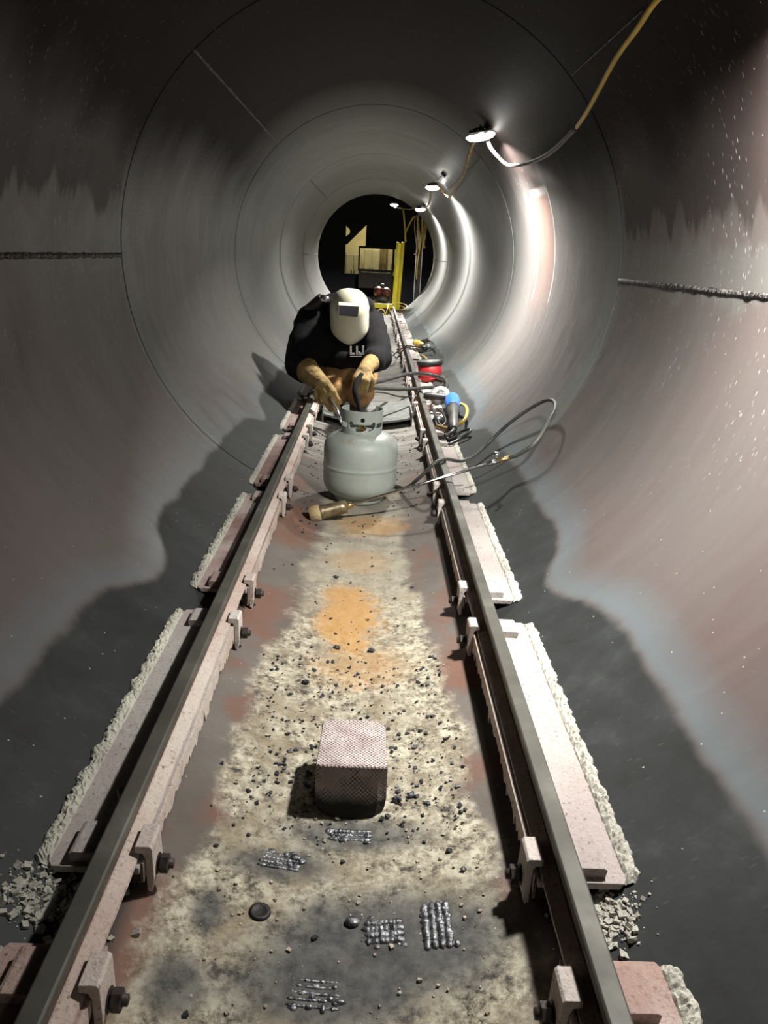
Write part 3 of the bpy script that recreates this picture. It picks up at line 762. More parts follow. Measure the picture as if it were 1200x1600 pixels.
# ------------------------------------------------------------------ torch with hose
to = empty('weed_burner_torch', (-.19, 2.8, .03), 'long-handled propane torch with brass burner, lying across the right rail', 'torch')
M['burner'] = mat_crust('scorched_brass_burner', (.50, .40, .24), (.36, .25, .12), (.06, .045, .035), .7)
M['bellmetal'] = simple('tarnished_brass', (.40, .33, .19), (.15, .12, .08), .4, .7, 22, .2)
M['chrome'] = simple('polished_steel_rod', (.62, .62, .61), (.45, .45, .45), .22, .95, 12, .05)
A, B, Cc, D = Vector((-.196, 2.790, .034)), Vector((-.056, 2.813, .068)), Vector((.508, 2.867, .257)), Vector((.549, 2.880, .268))
ax = (B-A).normalized()
mb = MB(); L = (B-A).length
mb.lathe([(.026, .0), (.030, .0), (.029, .05), (.026, .062), (.0265, .12), (.024, L-.004), (.012, L), (.001, L), (.001, L-.006), (.018, L-.01), (.022, .06), (.0255, .01)], A, ax, 28)
mb.build('burner_bell', M['bellmetal'], to)
MB().lathe([(.0262, -.004), (.0325, -.003), (.0325, .030), (.0310, .038), (.0262, .038)], A, ax, 28, close=True).build('burner_mouth', M['burner'], to)
wd = (Cc-B).normalized()
mb = MB(); mb.tube([B-wd*.01, B+wd*.02], .011, 12); mb.build('collar_nut', M['brass'], to)
MB().tube([B, Cc], .0058, 12).build('wand', M['chrome'], to)
v = MB(); v.tube([Cc-wd*.035, Cc+wd*.008], .010, 10); v.tube([Cc, Cc+Vector((-.004, -.01, .030))], .005, 8)
vo = v.build('needle_valve', M['chrome'], to)
MB().lathe([(.001, 0), (.012, 0), (.013, .004), (.012, .010), (.001, .011)], Cc+Vector((-.004, -.01, .028)), (-.1, -.3, 1), 14).build('valve_knob', M['chrome'], vo)
MB().tube([Cc+wd*.008, D, D+(D-Cc).normalized()*.018], .0085, 10).build('hose_fitting', M['brass'], to)
M['rubber'] = simple('black_rubber_hose', (.035, .036, .034), (.012, .012, .012), .42, 0, 16, .15, .5)
M['rubber_dusty'] = simple('dusty_rubber_hose', (.10, .105, .095), (.02, .02, .018), .5, 0, 10, .2, .5)
HOSE = [tuple(D+(D-Cc).normalized()*.012), (0.592, 2.86, 0.292), (0.640, 2.83, 0.345), (0.692, 2.880, 0.41), (0.736, 2.965, 0.452), (0.746, 3.051, 0.468), (0.736, 3.150, 0.453), (0.692, 3.25, 0.395),
        (0.628, 3.33, 0.312), (0.562, 3.34, 0.237), (0.500, 3.30, 0.185), (0.43, 3.27, 0.150), (0.358, 3.17, 0.180), (0.325, 3.11, 0.192), (0.285, 3.06, 0.185), (0.232, 3.075, 0.12), (0.185, 3.15, 0.052), (0.15, 3.26, 0.022), (0.08, 3.33, 0.012), (0.0, 3.345, 0.012)]
MB().tube(cr(HOSE, 9), .0078, 12).build('hose', M['rubber_dusty'], to)

# ------------------------------------------------------------------ curved step plate behind the cylinder
st = empty('curved_step_plate', (0, 4.5, .02), 'curved grey steel plate lip crossing the floor behind the cylinder', 'steel plate')
mb = MB(); x1 = .268; n = 40; vs = []
for (yy, dz) in ((4.48, .040), (4.48, .052), (4.60, .062), (5.04, .062), (5.04, .050), (4.60, .050)):
    for i in range(n+1):
        x = -x1+2*x1*i/n; vs.append((x, yy, R-math.sqrt(R*R-x*x)+dz))
m = 6
mb.add(vs, [(j*(n+1)+i, ((j+1) % m)*(n+1)+i, ((j+1) % m)*(n+1)+i+1, j*(n+1)+i+1) for j in range(m) for i in range(n)], False)
M['bandsteel'] = simple('scuffed_grey_plate', (.24, .25, .24), (.12, .13, .125), .45, .2, 12, .1)
mb.build('curved_plate', M['bandsteel'], st)
for s in (-1, 1):
    MB().box((s*.262, 4.62, .075), (.008, .30, .085)).build('side_flange', M['bandsteel'], st, .001)
for x in (-.18, 0, .18): MB().box((x, 4.95, R-math.sqrt(R*R-x*x)+.025), (.03, .1, .052)).build('foot_block', M['darksteel'], st)

# ------------------------------------------------------------------ worker
M['sweat'] = simple('black_sweatshirt', (.007, .007, .008), (.004, .004, .0045), .9, 0, 40, .3, .2)
M['canvas'] = simple('brown_canvas', (.40, .235, .10), (.25, .14, .06), .85, 0, 22, .35, .2)
M['glove'] = simple('tan_leather', (.33, .235, .095), (.17, .115, .045), .75, 0, 16, .3, .3)
M['skin'] = simple('skin', (.55, .36, .27), (.5, .32, .24), .55, 0, 10, .05)
M['helmet'] = None
def mat_helmet():
    t = NT('cream_fibre_helmet'); n = t.noise(scale=10, detail=5)
    col = t.ramp(n, [(.3, (.50, .48, .36)), (.7, (.60, .58, .46))])
    sp = t.math('MULTIPLY', t.maprange(t.voro(scale=70), .10, .17, 1, 0), t.maprange(t.noise(scale=14, detail=3), .55, .62))
    z = t.sep()[2]; sp = t.math('MULTIPLY', sp, t.maprange(z, .60, .56))
    col = t.mix(t.math('MULTIPLY', sp, .8), col, (.12, .09, .06))
    t.set(col, .38, 0, .5); return t.m
M['helmet'] = mat_helmet()
pr = empty('person', (-.12, 4.9, .05), 'kneeling welder in black sweatshirt and cream helmet, bent forward over the gap behind the cylinder', 'person')
def V3(*a): return Vector(a)
# joints
pel = V3(-.13, 5.10, .40); wst = V3(-.15, 5.02, .50); chest = V3(-.185, 4.90, .585); nk = V3(-.165, 4.80, .655); hd = V3(-.128, 4.735, .665)
shL = V3(-.365, 4.88, .575); elL = V3(-.420, 4.70, .335); wrL = V3(-.305, 4.43, .300)
shR = V3(-.010, 4.86, .585); elR = V3(.050, 4.68, .405); wrR = V3(-.015, 4.44, .385)
hpL = V3(-.23, 5.10, .36); knL = V3(-.205, 4.76, .175); anL = V3(-.20, 5.16, .115)
hpR = V3(-.04, 5.10, .36); knR = V3(-.055, 4.74, .175); anR = V3(-.02, 5.16, .105)
b = MB()
def chain(mb, pts, rs, n=14):
    P = [Vector(p) for p in pts]
    Q = []; RR = []
    for i in range(len(P)-1):
        for j in range(6): t = j/6; Q.append(P[i].lerp(P[i+1], t)); RR.append(rs[i]*(1-t)+rs[i+1]*t)
    Q.append(P[-1]); RR.append(rs[-1]); mb.tube(Q, RR, n)
    mb.ball(P[0], rs[0]); mb.ball(P[-1], rs[-1])
    for p, r in zip(P[1:-1], rs[1:-1]): mb.ball(p, r*1.0)
chain(b, [pel, wst, chest, nk], [.115, .105, .12, .05]); chain(b, [nk, hd], [.055, .06])
b.ball(hd+V3(0, 0, .01), (.075, .095, .11)); b.ball(hd+V3(0, -.085, -.01), (.016, .02, .028))   # head and nose
b.ball(hd+V3(.078, .005, 0), (.012, .02, .032)); b.ball(hd+V3(-.078, .005, 0), (.012, .02, .032)) # ears
b.ball(hd+V3(0, -.07, -.06), (.035, .035, .03))
chain(b, [chest, shL, elL, wrL], [.09, .052, .042, .030]); chain(b, [chest, shR, elR, wrR], [.09, .052, .042, .030])
chain(b, [hpL, knL], [.075, .055]); chain(b, [knL, anL], [.052, .035]); chain(b, [hpR, knR], [.075, .055]); chain(b, [knR, anR], [.052, .035])
bo = b.build('body', M['skin'], pr); remesh(bo, .011, 3)
# sweatshirt
b = MB()
chain(b, [pel+V3(0, -.03, .03), wst, chest, chest.lerp(nk, .55)], [.165, .160, .155, .12])
b.ball(chest+V3(0, .03, .04), (.20, .15, .13)); b.ball(V3(-.30, 4.93, .58), (.115, .13, .115)); b.ball(V3(-.06, 4.91, .59), (.10, .12, .105))
b.ball(V3(-.14, 4.86, .645), (.12, .11, .07)); b.ball(V3(-.30, 4.86, .44), (.10, .10, .13)); b.ball(V3(-.15, 4.87, .49), (.15, .11, .12)); b.ball(V3(-.15, 4.86, .375), (.17, .11, .085))
chain(b, [V3(-.32, 4.90, .58), shL, shL.lerp(elL, .5)+V3(-.012, 0, 0), elL, elL.lerp(wrL, .40)], [.11, .105, .096, .092, .078])
chain(b, [V3(-.06, 4.88, .58), shR, shR.lerp(elR, .5)+V3(.010, 0, 0), elR, elR.lerp(wrR, .42)], [.105, .092, .084, .082, .068])
for i in range(12):  # hood rolled behind the neck
    a = PI*i/11; b.ball(V3(-.135+.115*math.cos(a), 4.83+.10*math.sin(a), .685+.02*math.sin(a)), .042, 10, 8)
so = b.build('sweatshirt', M['sweat'], pr); remesh(so, .010, 4); wrinkle(so, .007, (7, 9, 13), None, .004, 22)
# canvas trousers
b = MB()
b.ball(pel+V3(0, .02, -.02), (.185, .14, .13))
chain(b, [hpL, knL], [.110, .088]); b.ball(V3(-.13, 4.85, .22), (.08, .12, .12)); chain(b, [knL, anL+V3(0, .03, 0)], [.074, .058]); chain(b, [hpR, knR], [.110, .088]); chain(b, [knR, anR+V3(0, .03, 0)], [.074, .058])
po = b.build('trousers', M['canvas'], pr); remesh(po, .010, 3); wrinkle(po, .007, (12, 12, 20), None, .004, 25)
# boots
M['boot'] = simple('dark_leather_boot', (.06, .035, .02), (.03, .018, .012), .6, 0, 20, .2)
for an in (anL, anR):
    b = MB(); chain(b, [an+V3(0, .04, .0), an+V3(0, .10, -.01)], [.048, .048]); chain(b, [an+V3(0, .10, 0), an+V3(0, .14, -.045)], [.046, .035]); b.box(an+V3(0, .16, -.02), (.085, .03, .10))
    x = b.build('boot', M['boot'], pr); remesh(x, .009, 2)
# gloves: gauntlet cuff, palm, five fingers
def glove(cuff0, cuff1, wrist, palm, fd, up, curl, thumb_side, rc0=.062, spread=.021, fl=1.0):
    b = MB(); fd = Vector(fd).normalized(); up = Vector(up); up = (up-fd*up.dot(fd)).normalized(); sd = fd.cross(up)*thumb_side
    chain(b, [cuff0, cuff1, wrist], [rc0, rc0*.80, .041])
    P = Vector(palm); W = Vector(wrist)
    for u in (-.6, -.2, .2, .6): chain(b, [W+sd*u*.030, P+sd*u*.046], [.026, .024], 10)
    lens = [.074, .086, .082, .064]
    for i in range(4):
        base = P+sd*(.034-.0225*i)+fd*.006; d = fd.copy(); pts = [base]
        c = curl[i]
        for sgm, fr in enumerate((.45, .32, .25)):
            rot = Matrix.Rotation(-c*(.7 if sgm == 0 else 1.0), 3, (fd.cross(up)).normalized()); d = rot @ d
            pts.append(pts[-1]+d*lens[i]*fr*fl*1.08)
        chain(b, pts, [.0155, .0145, .0135, .0115], 10)
    tb = W+sd*.034+fd*.02; t1 = tb+(sd*.75+fd*.65-up*.25).normalized()*.038; t2 = t1+(fd*.9-up*.45).normalized()*.032; t3 = t2+(fd*.8-up*.6-sd*.25).normalized()*.024
    chain(b, [W.lerp(P, .3), tb, t1, t2, t3], [.026, .0205, .018, .0155, .013], 10)
    o = b.build('glove', M['glove'], pr); remesh(o, .0048, 2, .4); wrinkle(o, .0022, (28, 28, 40), None, .001, 60)
    return o
glove(elL.lerp(wrL, .45), elL.lerp(wrL, .80), (-.262, 4.37, .282), (-.222, 4.31, .232), (.42, -.42, -.80), (-.35, -.82, .35), (.30, .25, .30, .40), 1, .074)
glove(elR.lerp(wrR, .40)+V3(0, 0, -.005), elR.lerp(wrR, .75), (-.028, 4.385, .355), (-.042, 4.315, .318), (-.15, -.75, -.65), (.1, -.55, .83), (.95, .9, .85, .8), -1, .056)
# helmet
HC = V3(-.130, 4.665, .642)
hf = V3(.045, -.93, -.36).normalized()             # facing direction, looking down
hz = (V3(-.035, 0, 1)-hf*V3(-.035, 0, 1).dot(hf)).normalized(); hx = hz.cross(-hf).normalized(); hx = hz.cross(hf)*-1
hrot = Matrix((tuple(hx), tuple(-hf), tuple(hz))).transposed()
def helm():
    mb = MB(); na, nz = 48, 40; vs = []
    def rad(u):   # u 0 bottom..1 top
        return None
    for j in range(nz+1):
        u = j/nz; z = -.158+.315*u
        # width / depth profile
        if u > .62: k = math.sqrt(max(0, 1-((u-.62)/.3801)**2))
        elif u < .30: k = math.sqrt(max(.0, 1-((.30-u)/.335)**2.8))
        else: k = 1
        wx = .113*k; dy = .125*(k if u > .55 else (.82+.18*math.sin(PI*u/1.1)) * (1 if u > .30 else (.55+.45*k)))
        for i in range(na+1):
            a = -PI*.56+PI*1.12*i/na
            lim = 1
            x = wx*math.sin(a); y = -dy*math.cos(a)
            zz = z-.0*abs(a)
            if u < .4: zz = z+(.4-u)*.30*(abs(math.sin(a))**2.5)*.12
            vs.append(HC+hrot @ Vector((x, y+.02, zz)))
    fs = [(j*(na+1)+i, j*(na+1)+i+1, (j+1)*(na+1)+i+1, (j+1)*(na+1)+i) for j in range(nz) for i in range(na)]
    mb.add(vs, fs, True); o = mb.build('welding_helmet', M['helmet'], pr, fix=False)
    m = o.modifiers.new('t', 'SOLIDIFY'); m.thickness = .004; m.offset = 0; bake(o); return o
ho = helm()
def hp(x, y, z): return HC+hrot @ Vector((x, y, z))
fy = -.098
lrot = hrot @ Matrix.Rotation(-.06, 3, 'Y')
mb = MB()
for (cx, cz, wx_, wz_) in ((0, .0325, .118, .005), (0, -.0325, .118, .005), (-.0565, 0, .005, .066), (.0565, 0, .005, .066)):
    mb.box(hp(cx+.006, fy, 0)+lrot @ Vector((0, 0, cz))+hz*.080+hx*0, (wx_, .040, wz_), lrot)
sub = lambda name, mb, mat, bev=0: mb.build(name, mat, ho, bev)
sub('lens_frame', mb, M['helmet'], .0015)
M['lens'] = NT('dark_welding_glass').set((.03, .035, .07), .12, 0, 1.0)
sub('lens_glass', MB().box(hp(.006, fy-.002, .080), (.108, .020, .060), lrot), M['lens'])
sub('pivot_knob', MB().lathe([(.001, 0), (.018, 0), (.016, .012), (.001, .013)], hp(-.108, .02, .03), -hx, 16), M['black_plastic'])
sub('pivot_knob', MB().lathe([(.001, 0), (.018, 0), (.016, .012), (.001, .013)], hp(.108, .02, .03), hx, 16), M['black_plastic'])
# dark bundle with a silver end on the shoulder behind the helmet
sp = MB().tube([(-.395, 4.85, .640), (-.300, 4.81, .722)], [.034, .037], 12)
spo = sp.build('shoulder_pouch', M['black_plastic'], pr, .004); spo['label'] = 'black pouch with silver end'
MB().tube([(-.300, 4.785, .722), (-.262, 4.765, .718)], [.026, .020], 12).build('pouch_buckle', M['chrome'], spo)
# printed letters on the chest
M['print'] = NT('white_print').set((.75, .75, .75), .8)
def letter(o, X, Y, polys, th=.002):
    mb = MB(); Z = X.cross(Y)
    for p in polys: mb.prism(p, o, X, Y, Z*th)
    return mb
LX = V3(.98, -.02, .06).normalized(); LY = V3(-.05, -.25, .96).normalized(); LO = V3(-.117, 4.72, .424)
letters = [[[(0, 0), (.030, 0), (.030, .011), (.011, .011), (.011, .05), (0, .05)]], [[(.036, .002), (.047, .002), (.047, .05), (.036, .05)]],
           [[(.052, 0), (.083, 0), (.083, .052), (.072, .052), (.072, .011), (.060, .011), (.060, .018), (.052, .018)]], [[(0, -.012), (.07, -.010), (.07, -.007), (0, -.009)]]]
LET = letters
def chest_front(x, z):
    # depth of the sweatshirt surface at x, z
    best = None
    hit, loc, nor, idx = so.ray_cast(so.matrix_world.inverted() @ Vector((x, 4.0, z)), Vector((0, 1, 0)))
    return loc.y+(so.matrix_world.translation.y) if hit else 4.75
mb = MB()
bpy.context.view_layer.update()
PY = min(chest_front(LO.x+LX.x*u, LO.z+v) for u in (0, .04, .08) for v in (0, .025, .05))
LX = V3(1, -.04, .05).normalized(); LY = V3(-.05, -.10, 1).normalized(); LO = V3(LO.x, PY-.001, LO.z)
for polys in LET:
    for p in polys: mb.prism(p, LO, LX, LY, (0, .004, 0))
mb.build('chest_print', M['print'], so)
# electrode / scraper held low by the left-hand glove, and stinger handle in the other
tl = empty('wire_brush_rod', (-.19, 4.27, .16), 'thin bright rod held low in the glove at the left rail', 'tool')
MB().tube([(-.215, 4.29, .215), (-.165, 4.20, .165), (-.137, 4.12, .112)], [.010, .008, .006], 10).build('rod', M['chrome'], tl)
st2 = empty('cutting_torch', (-.05, 4.25, .25), 'black curved torch handle in the glove behind the cylinder collar', 'torch')
MB().tube(cr([(-.040, 4.335, .345), (-.062, 4.28, .315), (-.072, 4.23, .275), (-.060, 4.20, .235), (-.045, 4.17, .195), (-.035, 4.15, .165)], 6), [.017]*20+[.014]*11, 12).build('handle', M['sweat'], st2)

# ------------------------------------------------------------------ cables, hoses
def cable(name, pts, r, mat, label, cat='cable', group=None, k=8):
    return tag(MB().tube(cr(pts, k), r, 9).build(name, mat), label, cat, group)
cable('welding_cable', [(-.040, 4.40, .31), (0.0, 4.42, .29), (0.052, 4.50, 0.285), (0.158, 4.95, 0.245), (0.277, 5.30, 0.225), (0.394, 5.43, 0.212), (0.470, 5.41, 0.2), (0.512, 5.24, 0.205), (0.512, 5.05, 0.205), (0.492, 4.93, 0.185), (0.46, 4.8, 0.16)], .0125, M['rubber'], 'thick black welding cable arching highest from the glove over the right rail')
cable('welding_cable', [(-.035, 4.37, .28), (0.035, 4.40, 0.265), (0.152, 4.60, 0.23), (0.275, 4.76, 0.212), (0.375, 4.92, 0.198), (0.46, 5.07, 0.175), (0.51, 5.25, 0.185), (0.515, 5.5, 0.19), (0.46, 5.72, 0.165)], .0115, M['rubber'], 'thick black cable running nearly flat from the glove, below the arching one')
cable('thin_cable', [(0.017, 5.40, 0.07), (0.111, 5.38, 0.072), (0.20, 5.28, 0.07), (0.262, 5.10, .10), (.30, 4.95, .14), (.325, 4.85, .186), (.36, 4.78, .16)], .005, M['rubber'], 'thin black lead sagging over the floor below the thick cables')
cable('thin_cable', [(0.461, 7.45, 0.17), (0.358, 7.31, 0.192), (0.325, 7.31, .188), (0.27, 7.327, 0.15), (0.194, 7.255, 0.09), (0.165, 7.09, 0.035), (0.21, 7.15, 0.04), (0.256, 7.26, 0.1), (0.324, 7.19, 0.19), (0.414, 7.19, 0.165), (0.502, 7.10, 0.175), (0.545, 6.90, 0.22), (0.568, 7.02, 0.245), (0.548, 7.40, 0.236), (0.50, 7.43, 0.2), (0.48, 7.42, 0.17)], .006, M['rubber'], 'thin black cord looping over the right rail from the yellow tool')
# supply cords of the work lights
cable('light_cord', [(0.71, 1.62, 1.53), (0.66, 1.74, 1.60), (0.625, 1.895, 1.565), (0.611, 1.982, 1.556), (0.618, 2.125, 1.537), (0.635, 2.358, 1.519), (0.676, 2.756, 1.468), (0.700, 3.0, 1.450)], .0075, M['cord_yellow'], 'yellow light cord swooping down from the top right corner', 'cord')
cable('light_cord', [(0.700, 3.0, 1.450), (0.715, 3.373, 1.431), (0.726, 3.746, 1.432), (0.715, 4.173, 1.449), (0.702, 4.55, 1.485), (0.655, 4.62, 1.532), (0.615, 4.66, 1.58), (0.59, 4.64, 1.62), (.575, 4.62, 1.65)], .0095, M['cord_dark'], 'taped dark cord sagging up to the nearest light in view', 'cord')
cable('light_cord', [(.562, 4.64, 1.655), (0.550, 4.90, 1.64), (0.562, 5.2, 1.608), (0.612, 5.978, 1.572), (0.641, 6.719, 1.556), (0.674, 7.5, 1.549), (0.685, 7.95, 1.545), (0.661, 8.1, 1.575), (0.61, 8.05, 1.62), (.565, 7.98, 1.65)], .010, M['cord_brown'], 'brown cord hanging from the nearest light to the second one', 'cord')
cable('light_cord', [(.555, 7.99, 1.65), (0.543, 8.5, 1.645), (0.591, 9.397, 1.605), (0.620, 10.3, 1.59), (0.605, 10.9, 1.61), (.59, 11.1, 1.63)], .010, M['cord_brown'], 'brown cord from the second light to the one at the mouth', 'cord')

# ------------------------------------------------------------------ red can
M['red'] = simple('red_can_paint', (.42, .018, .022), (.22, .012, .014), .4, 0, 14, .1)
M['lid'] = simple('grey_green_lid', (.30, .34, .31), (.20, .23, .21), .4, .3, 12, .1)
rc = empty('red_can', (.455, 5.72, .118), 'small red can with a grey-green lid leaning on the right pads', 'can')
ra = Vector((-.10, .0, 1)).normalized(); rb = Vector((.452, 5.72, .122))
MB().lathe([(.001, 0), (.078, 0), (.080, .005), (.086, .060), (.090, .135), (.001, .135)], rb, ra, 40).build('can_body', M['red'], rc)
MB().lathe([(.091, .022), (.094, .020), (.094, .027), (.090, .028)], rb, ra, 40, close=True).build('lower_hoop', M['red'], rc)
MB().lathe([(.001, .142), (.082, .142), (.084, .148), (.094, .148), (.096, .142), (.096, .120), (.090, .120), (.089, .135)], rb, ra, 40).build('lid', M['black_plastic'], rc)
MB().lathe([(.001, .1425), (.081, .1425), (.0815, .1455), (.001, .1455)], rb, ra, 40).build('lid_disc', M['lid'], rc)

# ------------------------------------------------------------------ angle grinder
M['blue'] = simple('blue_plastic', (.035, .17, .62), (.03, .13, .5), .35, 0, 10, .05)
M['steelgrey'] = simple('cast_aluminium', (.42, .42, .41), (.22, .22, .22), .4, .6, 25, .2)
gr = empty('angle_grinder', (.46, 4.2, .16), 'blue and black angle grinder lying with its disc guard up on the right pads', 'power tool')
g0 = Vector((.492, 4.47, .212)); g1 = Vector((.462, 4.12, .222)); g2 = Vector((.440, 3.80, .178))
d = (g1-g0).normalized()
b = MB(); b.tube([g0-d*.01, g0+d*.03, g0+d*.12, g0+d*.20, g1], [.034, .042, .045, .044, .036], 18); b.build('motor_body', M['blue'], gr, .002)
MB().tube([g0-d*.02, g0-d*.05], [.034, .030], 16).build('gear_head', M['steelgrey'], gr, .002)
MB().tube([g1-d*.02, g1.lerp(g2, .35), g1.lerp(g2, .8), g2], [.036, .026, .025, .017], 14).build('rear_handle', M['rubber_dusty'], gr, .002)
MB().tube(cr([g2, g2+Vector((-.012, -.04, -.008)), g2+Vector((-.05, -.06, -.03))], 4), .010, 10).build('cord_guard', M['rubber'], gr)
sh = g0-d*.03; sv = Vector((-.99, .10, .02)).normalized()
MB().tube([sh, sh+sv*.03, sh+sv*.06, sh+sv*.15, sh+sv*.17], [.012, .014, .021, .023, .015], 12).build('side_handle', M['rubber'], gr)
gd = Vector((.425, 4.60, .215)); ga = Vector((-.25, -.6, .75)).normalized()
gg = MB().lathe([(.016, .002), (.060, .002), (.064, -.006), (.064, -.026), (.060, -.026), (.060, -.004), (.016, -.004)], gd, ga, 32, close=True).build('disc_guard', M['steelgrey'], gr)
MB().lathe([(.001, .006), (.012, .006), (.020, .001), (.034, .001), (.034, -.003), (.001, -.003)], gd, ga, 24).build('arbor_nut', M['chrome'], gg)
MB().tube([g0-d*.03, gd-ga*.02], [.026, .024], 12).build('neck', M['steelgrey'], gr)
cable('grinder_cord', [tuple(g2+Vector((-.05, -.06, -.03))), (0.366, 3.76, 0.14), (0.372, 3.80, 0.128), (0.43, 3.80, 0.128), (0.479, 3.81, 0.162), (0.515, 3.77, 0.185), (0.512, 3.73, 0.18), (0.466, 3.73, 0.142), (0.41, 3.69, 0.122)], .0075, M['rubber'], 'black grinder lead curling out below its rear handle', 'cord')
cable('coiled_cord', [(0.470, 4.95, 0.16), (0.392, 4.70, 0.135), (0.362, 4.32, 0.19), (0.375, 4.10, 0.17), (0.395, 3.996, 0.15), (0.420, 4.04, 0.165), (0.412, 4.144, 0.185), (0.385, 4.25, 0.19), (0.368, 4.14, 0.175), (0.378, 3.99, 0.135), (0.411, 3.93, 0.128)], .0062, M['rubber'], 'thin black cord coiled on the left of the grinder', 'cord')
cable('extension_cord', [(0.505, 4.38, 0.205), (0.528, 4.20, 0.228), (0.533, 4.08, 0.230), (0.521, 3.98, 0.212), (0.500, 3.94, 0.188), (0.478, 3.96, 0.162)], .0085, M['cord_yellow'], 'short yellow cord arcing on the right of the grinder', 'cord')
cl = empty('work_clamp', (.41, 3.98, .12), 'brass and black ground clamp lying below the grinder', 'clamp')
MB().tube([(.375, 4.02, .140), (.43, 3.93, .142)], [.013, .016], 8, smooth=False).build('jaw', M['brass'], cl, .002)
MB().tube([(.430, 3.93, .142), (.452, 3.90, .145)], [.018, .012], 10).build('grip', M['rubber'], cl)
MB().ball((.385, 4.10, .148), (.034, .045, .034)).build('magnet_foot', M['black_plastic'], cl)
# yellow drill farther along
M['toolyellow'] = simple('yellow_plastic', (.62, .44, .08), (.35, .24, .05), .45, 0, 12, .1)
dr = empty('small_drill', (.49, 7.6, .14), 'small yellow power tool lying on the right pads beyond the red can', 'power tool')
MB().tube([(.445, 7.88, .165), (.470, 7.62, .172), (.490, 7.45, .170)], [.034, .042, .036], 14).build('motor_body', M['toolyellow'], dr)
MB().tube([(.490, 7.45, .17), (.505, 7.33, .165)], [.032, .022], 12).build('chuck', M['black_plastic'], dr)
MB().tube([(.48, 7.62, .19), (.55, 7.60, .235)], [.024, .028], 10).build('grip', M['darksteel'], dr)
MB().tube([(.505, 7.42, .17), (.55, 7.36, .19)], [.022, .018], 10).build('gear_case', M['alu'], dr)
rn = empty('spanner', (.5, 6.9, .13), 'pale wrench lying on the pads between yellow tool and red can', 'wrench')
MB().tube([(.475, 7.12, .132), (.500, 6.72, .138)], [.012, .010], 8).build('handle', M['toolyellow'], rn)
MB().lathe([(.014, -.006), (.026, -.006), (.026, .006), (.014, .006)], (.470, 7.16, .132), (0, .1, 1), 14, False, True).build('jaw', M['steelgrey'], rn)
for i, (x, y) in enumerate([(.405, 6.88), (.435, 6.70)]):
    tag(MB().lathe([(.012, 0), (.027, 0), (.027, .018), (.012, .018)], (x, y, .114), (0, 0, 1), 6, False, True).build('steel_nut', M['bolt']), ['dark hex nut on the right pads before the pale wrench', 'second dark hex nut, nearer the red can'][i], 'nut', 'loose nuts on the pads')

# ------------------------------------------------------------------ outside the far mouth
M['black_wall'] = simple('black_shed_wall', (.018, .021, .025), (.010, .012, .015), .8, 0, 3, .1)
M['yellow'] = simple('safety_yellow', (.80, .70, .03), (.62, .52, .03), .45, 0, 5, .08)
M['concrete'] = simple('dark_concrete', (.08, .075, .065), (.04, .038, .034), .85, 0, 3, .3)
M['creamwall'] = simple('cream_wall', (.62, .55, .33), (.50, .43, .25), .8, 0, 2, .05)
tag(MB().box((0, 19.2, -.33), (9, 11.5, .1)).build('floor', M['concrete']), 'dark concrete floor outside the tube', kind='structure')
# back wall with a doorway and a window opening
WY = 20.0
bw = MB()
for (x0, x1, z0, z1) in ((-4, -.80, -.3, 3.2), (.52, 4, -.3, 3.2), (-.80, .52, -.3, .50), (-.80, -.76, .5, 1.75), (-.27, .52, 1.12, 3.2), (-.80, -.27, 1.66, 3.2)):
    bw.box(((x0+x1)/2, WY, (z0+z1)/2), (x1-x0, .1, z1-z0))
bwo = tag(bw.build('wall_back', M['black_wall']), 'black shed wall beyond the tube mouth', kind='structure')
for nm, bx in (('wall_side_left', ((-3.6, 17.2, 1.45), (.1, 5.6, 3.5))), ('wall_side_right', ((3.6, 17.2, 1.45), (.1, 5.6, 3.5)))):
    tag(MB().box(*bx).build(nm, M['black_wall']), 'dark side wall of the shed', kind='structure')
tag(MB().box((0, 17.0, 2.28), (7.4, 6.2, .08)).build('ceiling', M['black_wall']), 'dark underside of the shed roof', kind='structure')
for side in (-1, 1):
    tag(MB().box((side*2.45, 14.0, .97), (2.9, .06, 2.6)).build('wall_front', M['black_wall']), 'dark cladding beside the tube mouth', kind='structure')
tag(MB().prism([(-.27, 1.70), (-.27, 1.64), (-.72, 1.18), (-.80, 1.18), (-.80, 1.33), (-.68, 1.42), (-.655, 1.47), (-.68, 1.54), (-.74, 1.58), (-.80, 1.70)], (0, 19.9, 0), (1, 0, 0), (0, 0, 1), (0, .03, 0)).build('stair_stringer', M['black_wall']), 'black diagonal brace cutting across the lit doorway', 'brace')
fw = empty('equipment_frame', (0, 19.6, -.28), 'black framed machine guard with a lit opening seen outside the mouth', 'machine')
for c, dd in (((.01, 19.6, 1.135), (.84, .08, .05)), ((.01, 19.6, .605), (.84, .08, .06)), ((-.41, 19.6, .87), (.035, .08, .56)), ((.42, 19.6, .87), (.05, .08, .56)), ((-.38, 19.6, .16), (.06, .06, .86)), ((.40, 19.6, .16), (.06, .06, .86)), ((0, 19.6, .38), (.8, .5, .36))):
    MB().box(c, dd).build('frame_bar' if dd[1] < .2 else 'machine_body', M['darksteel'], fw, .005)
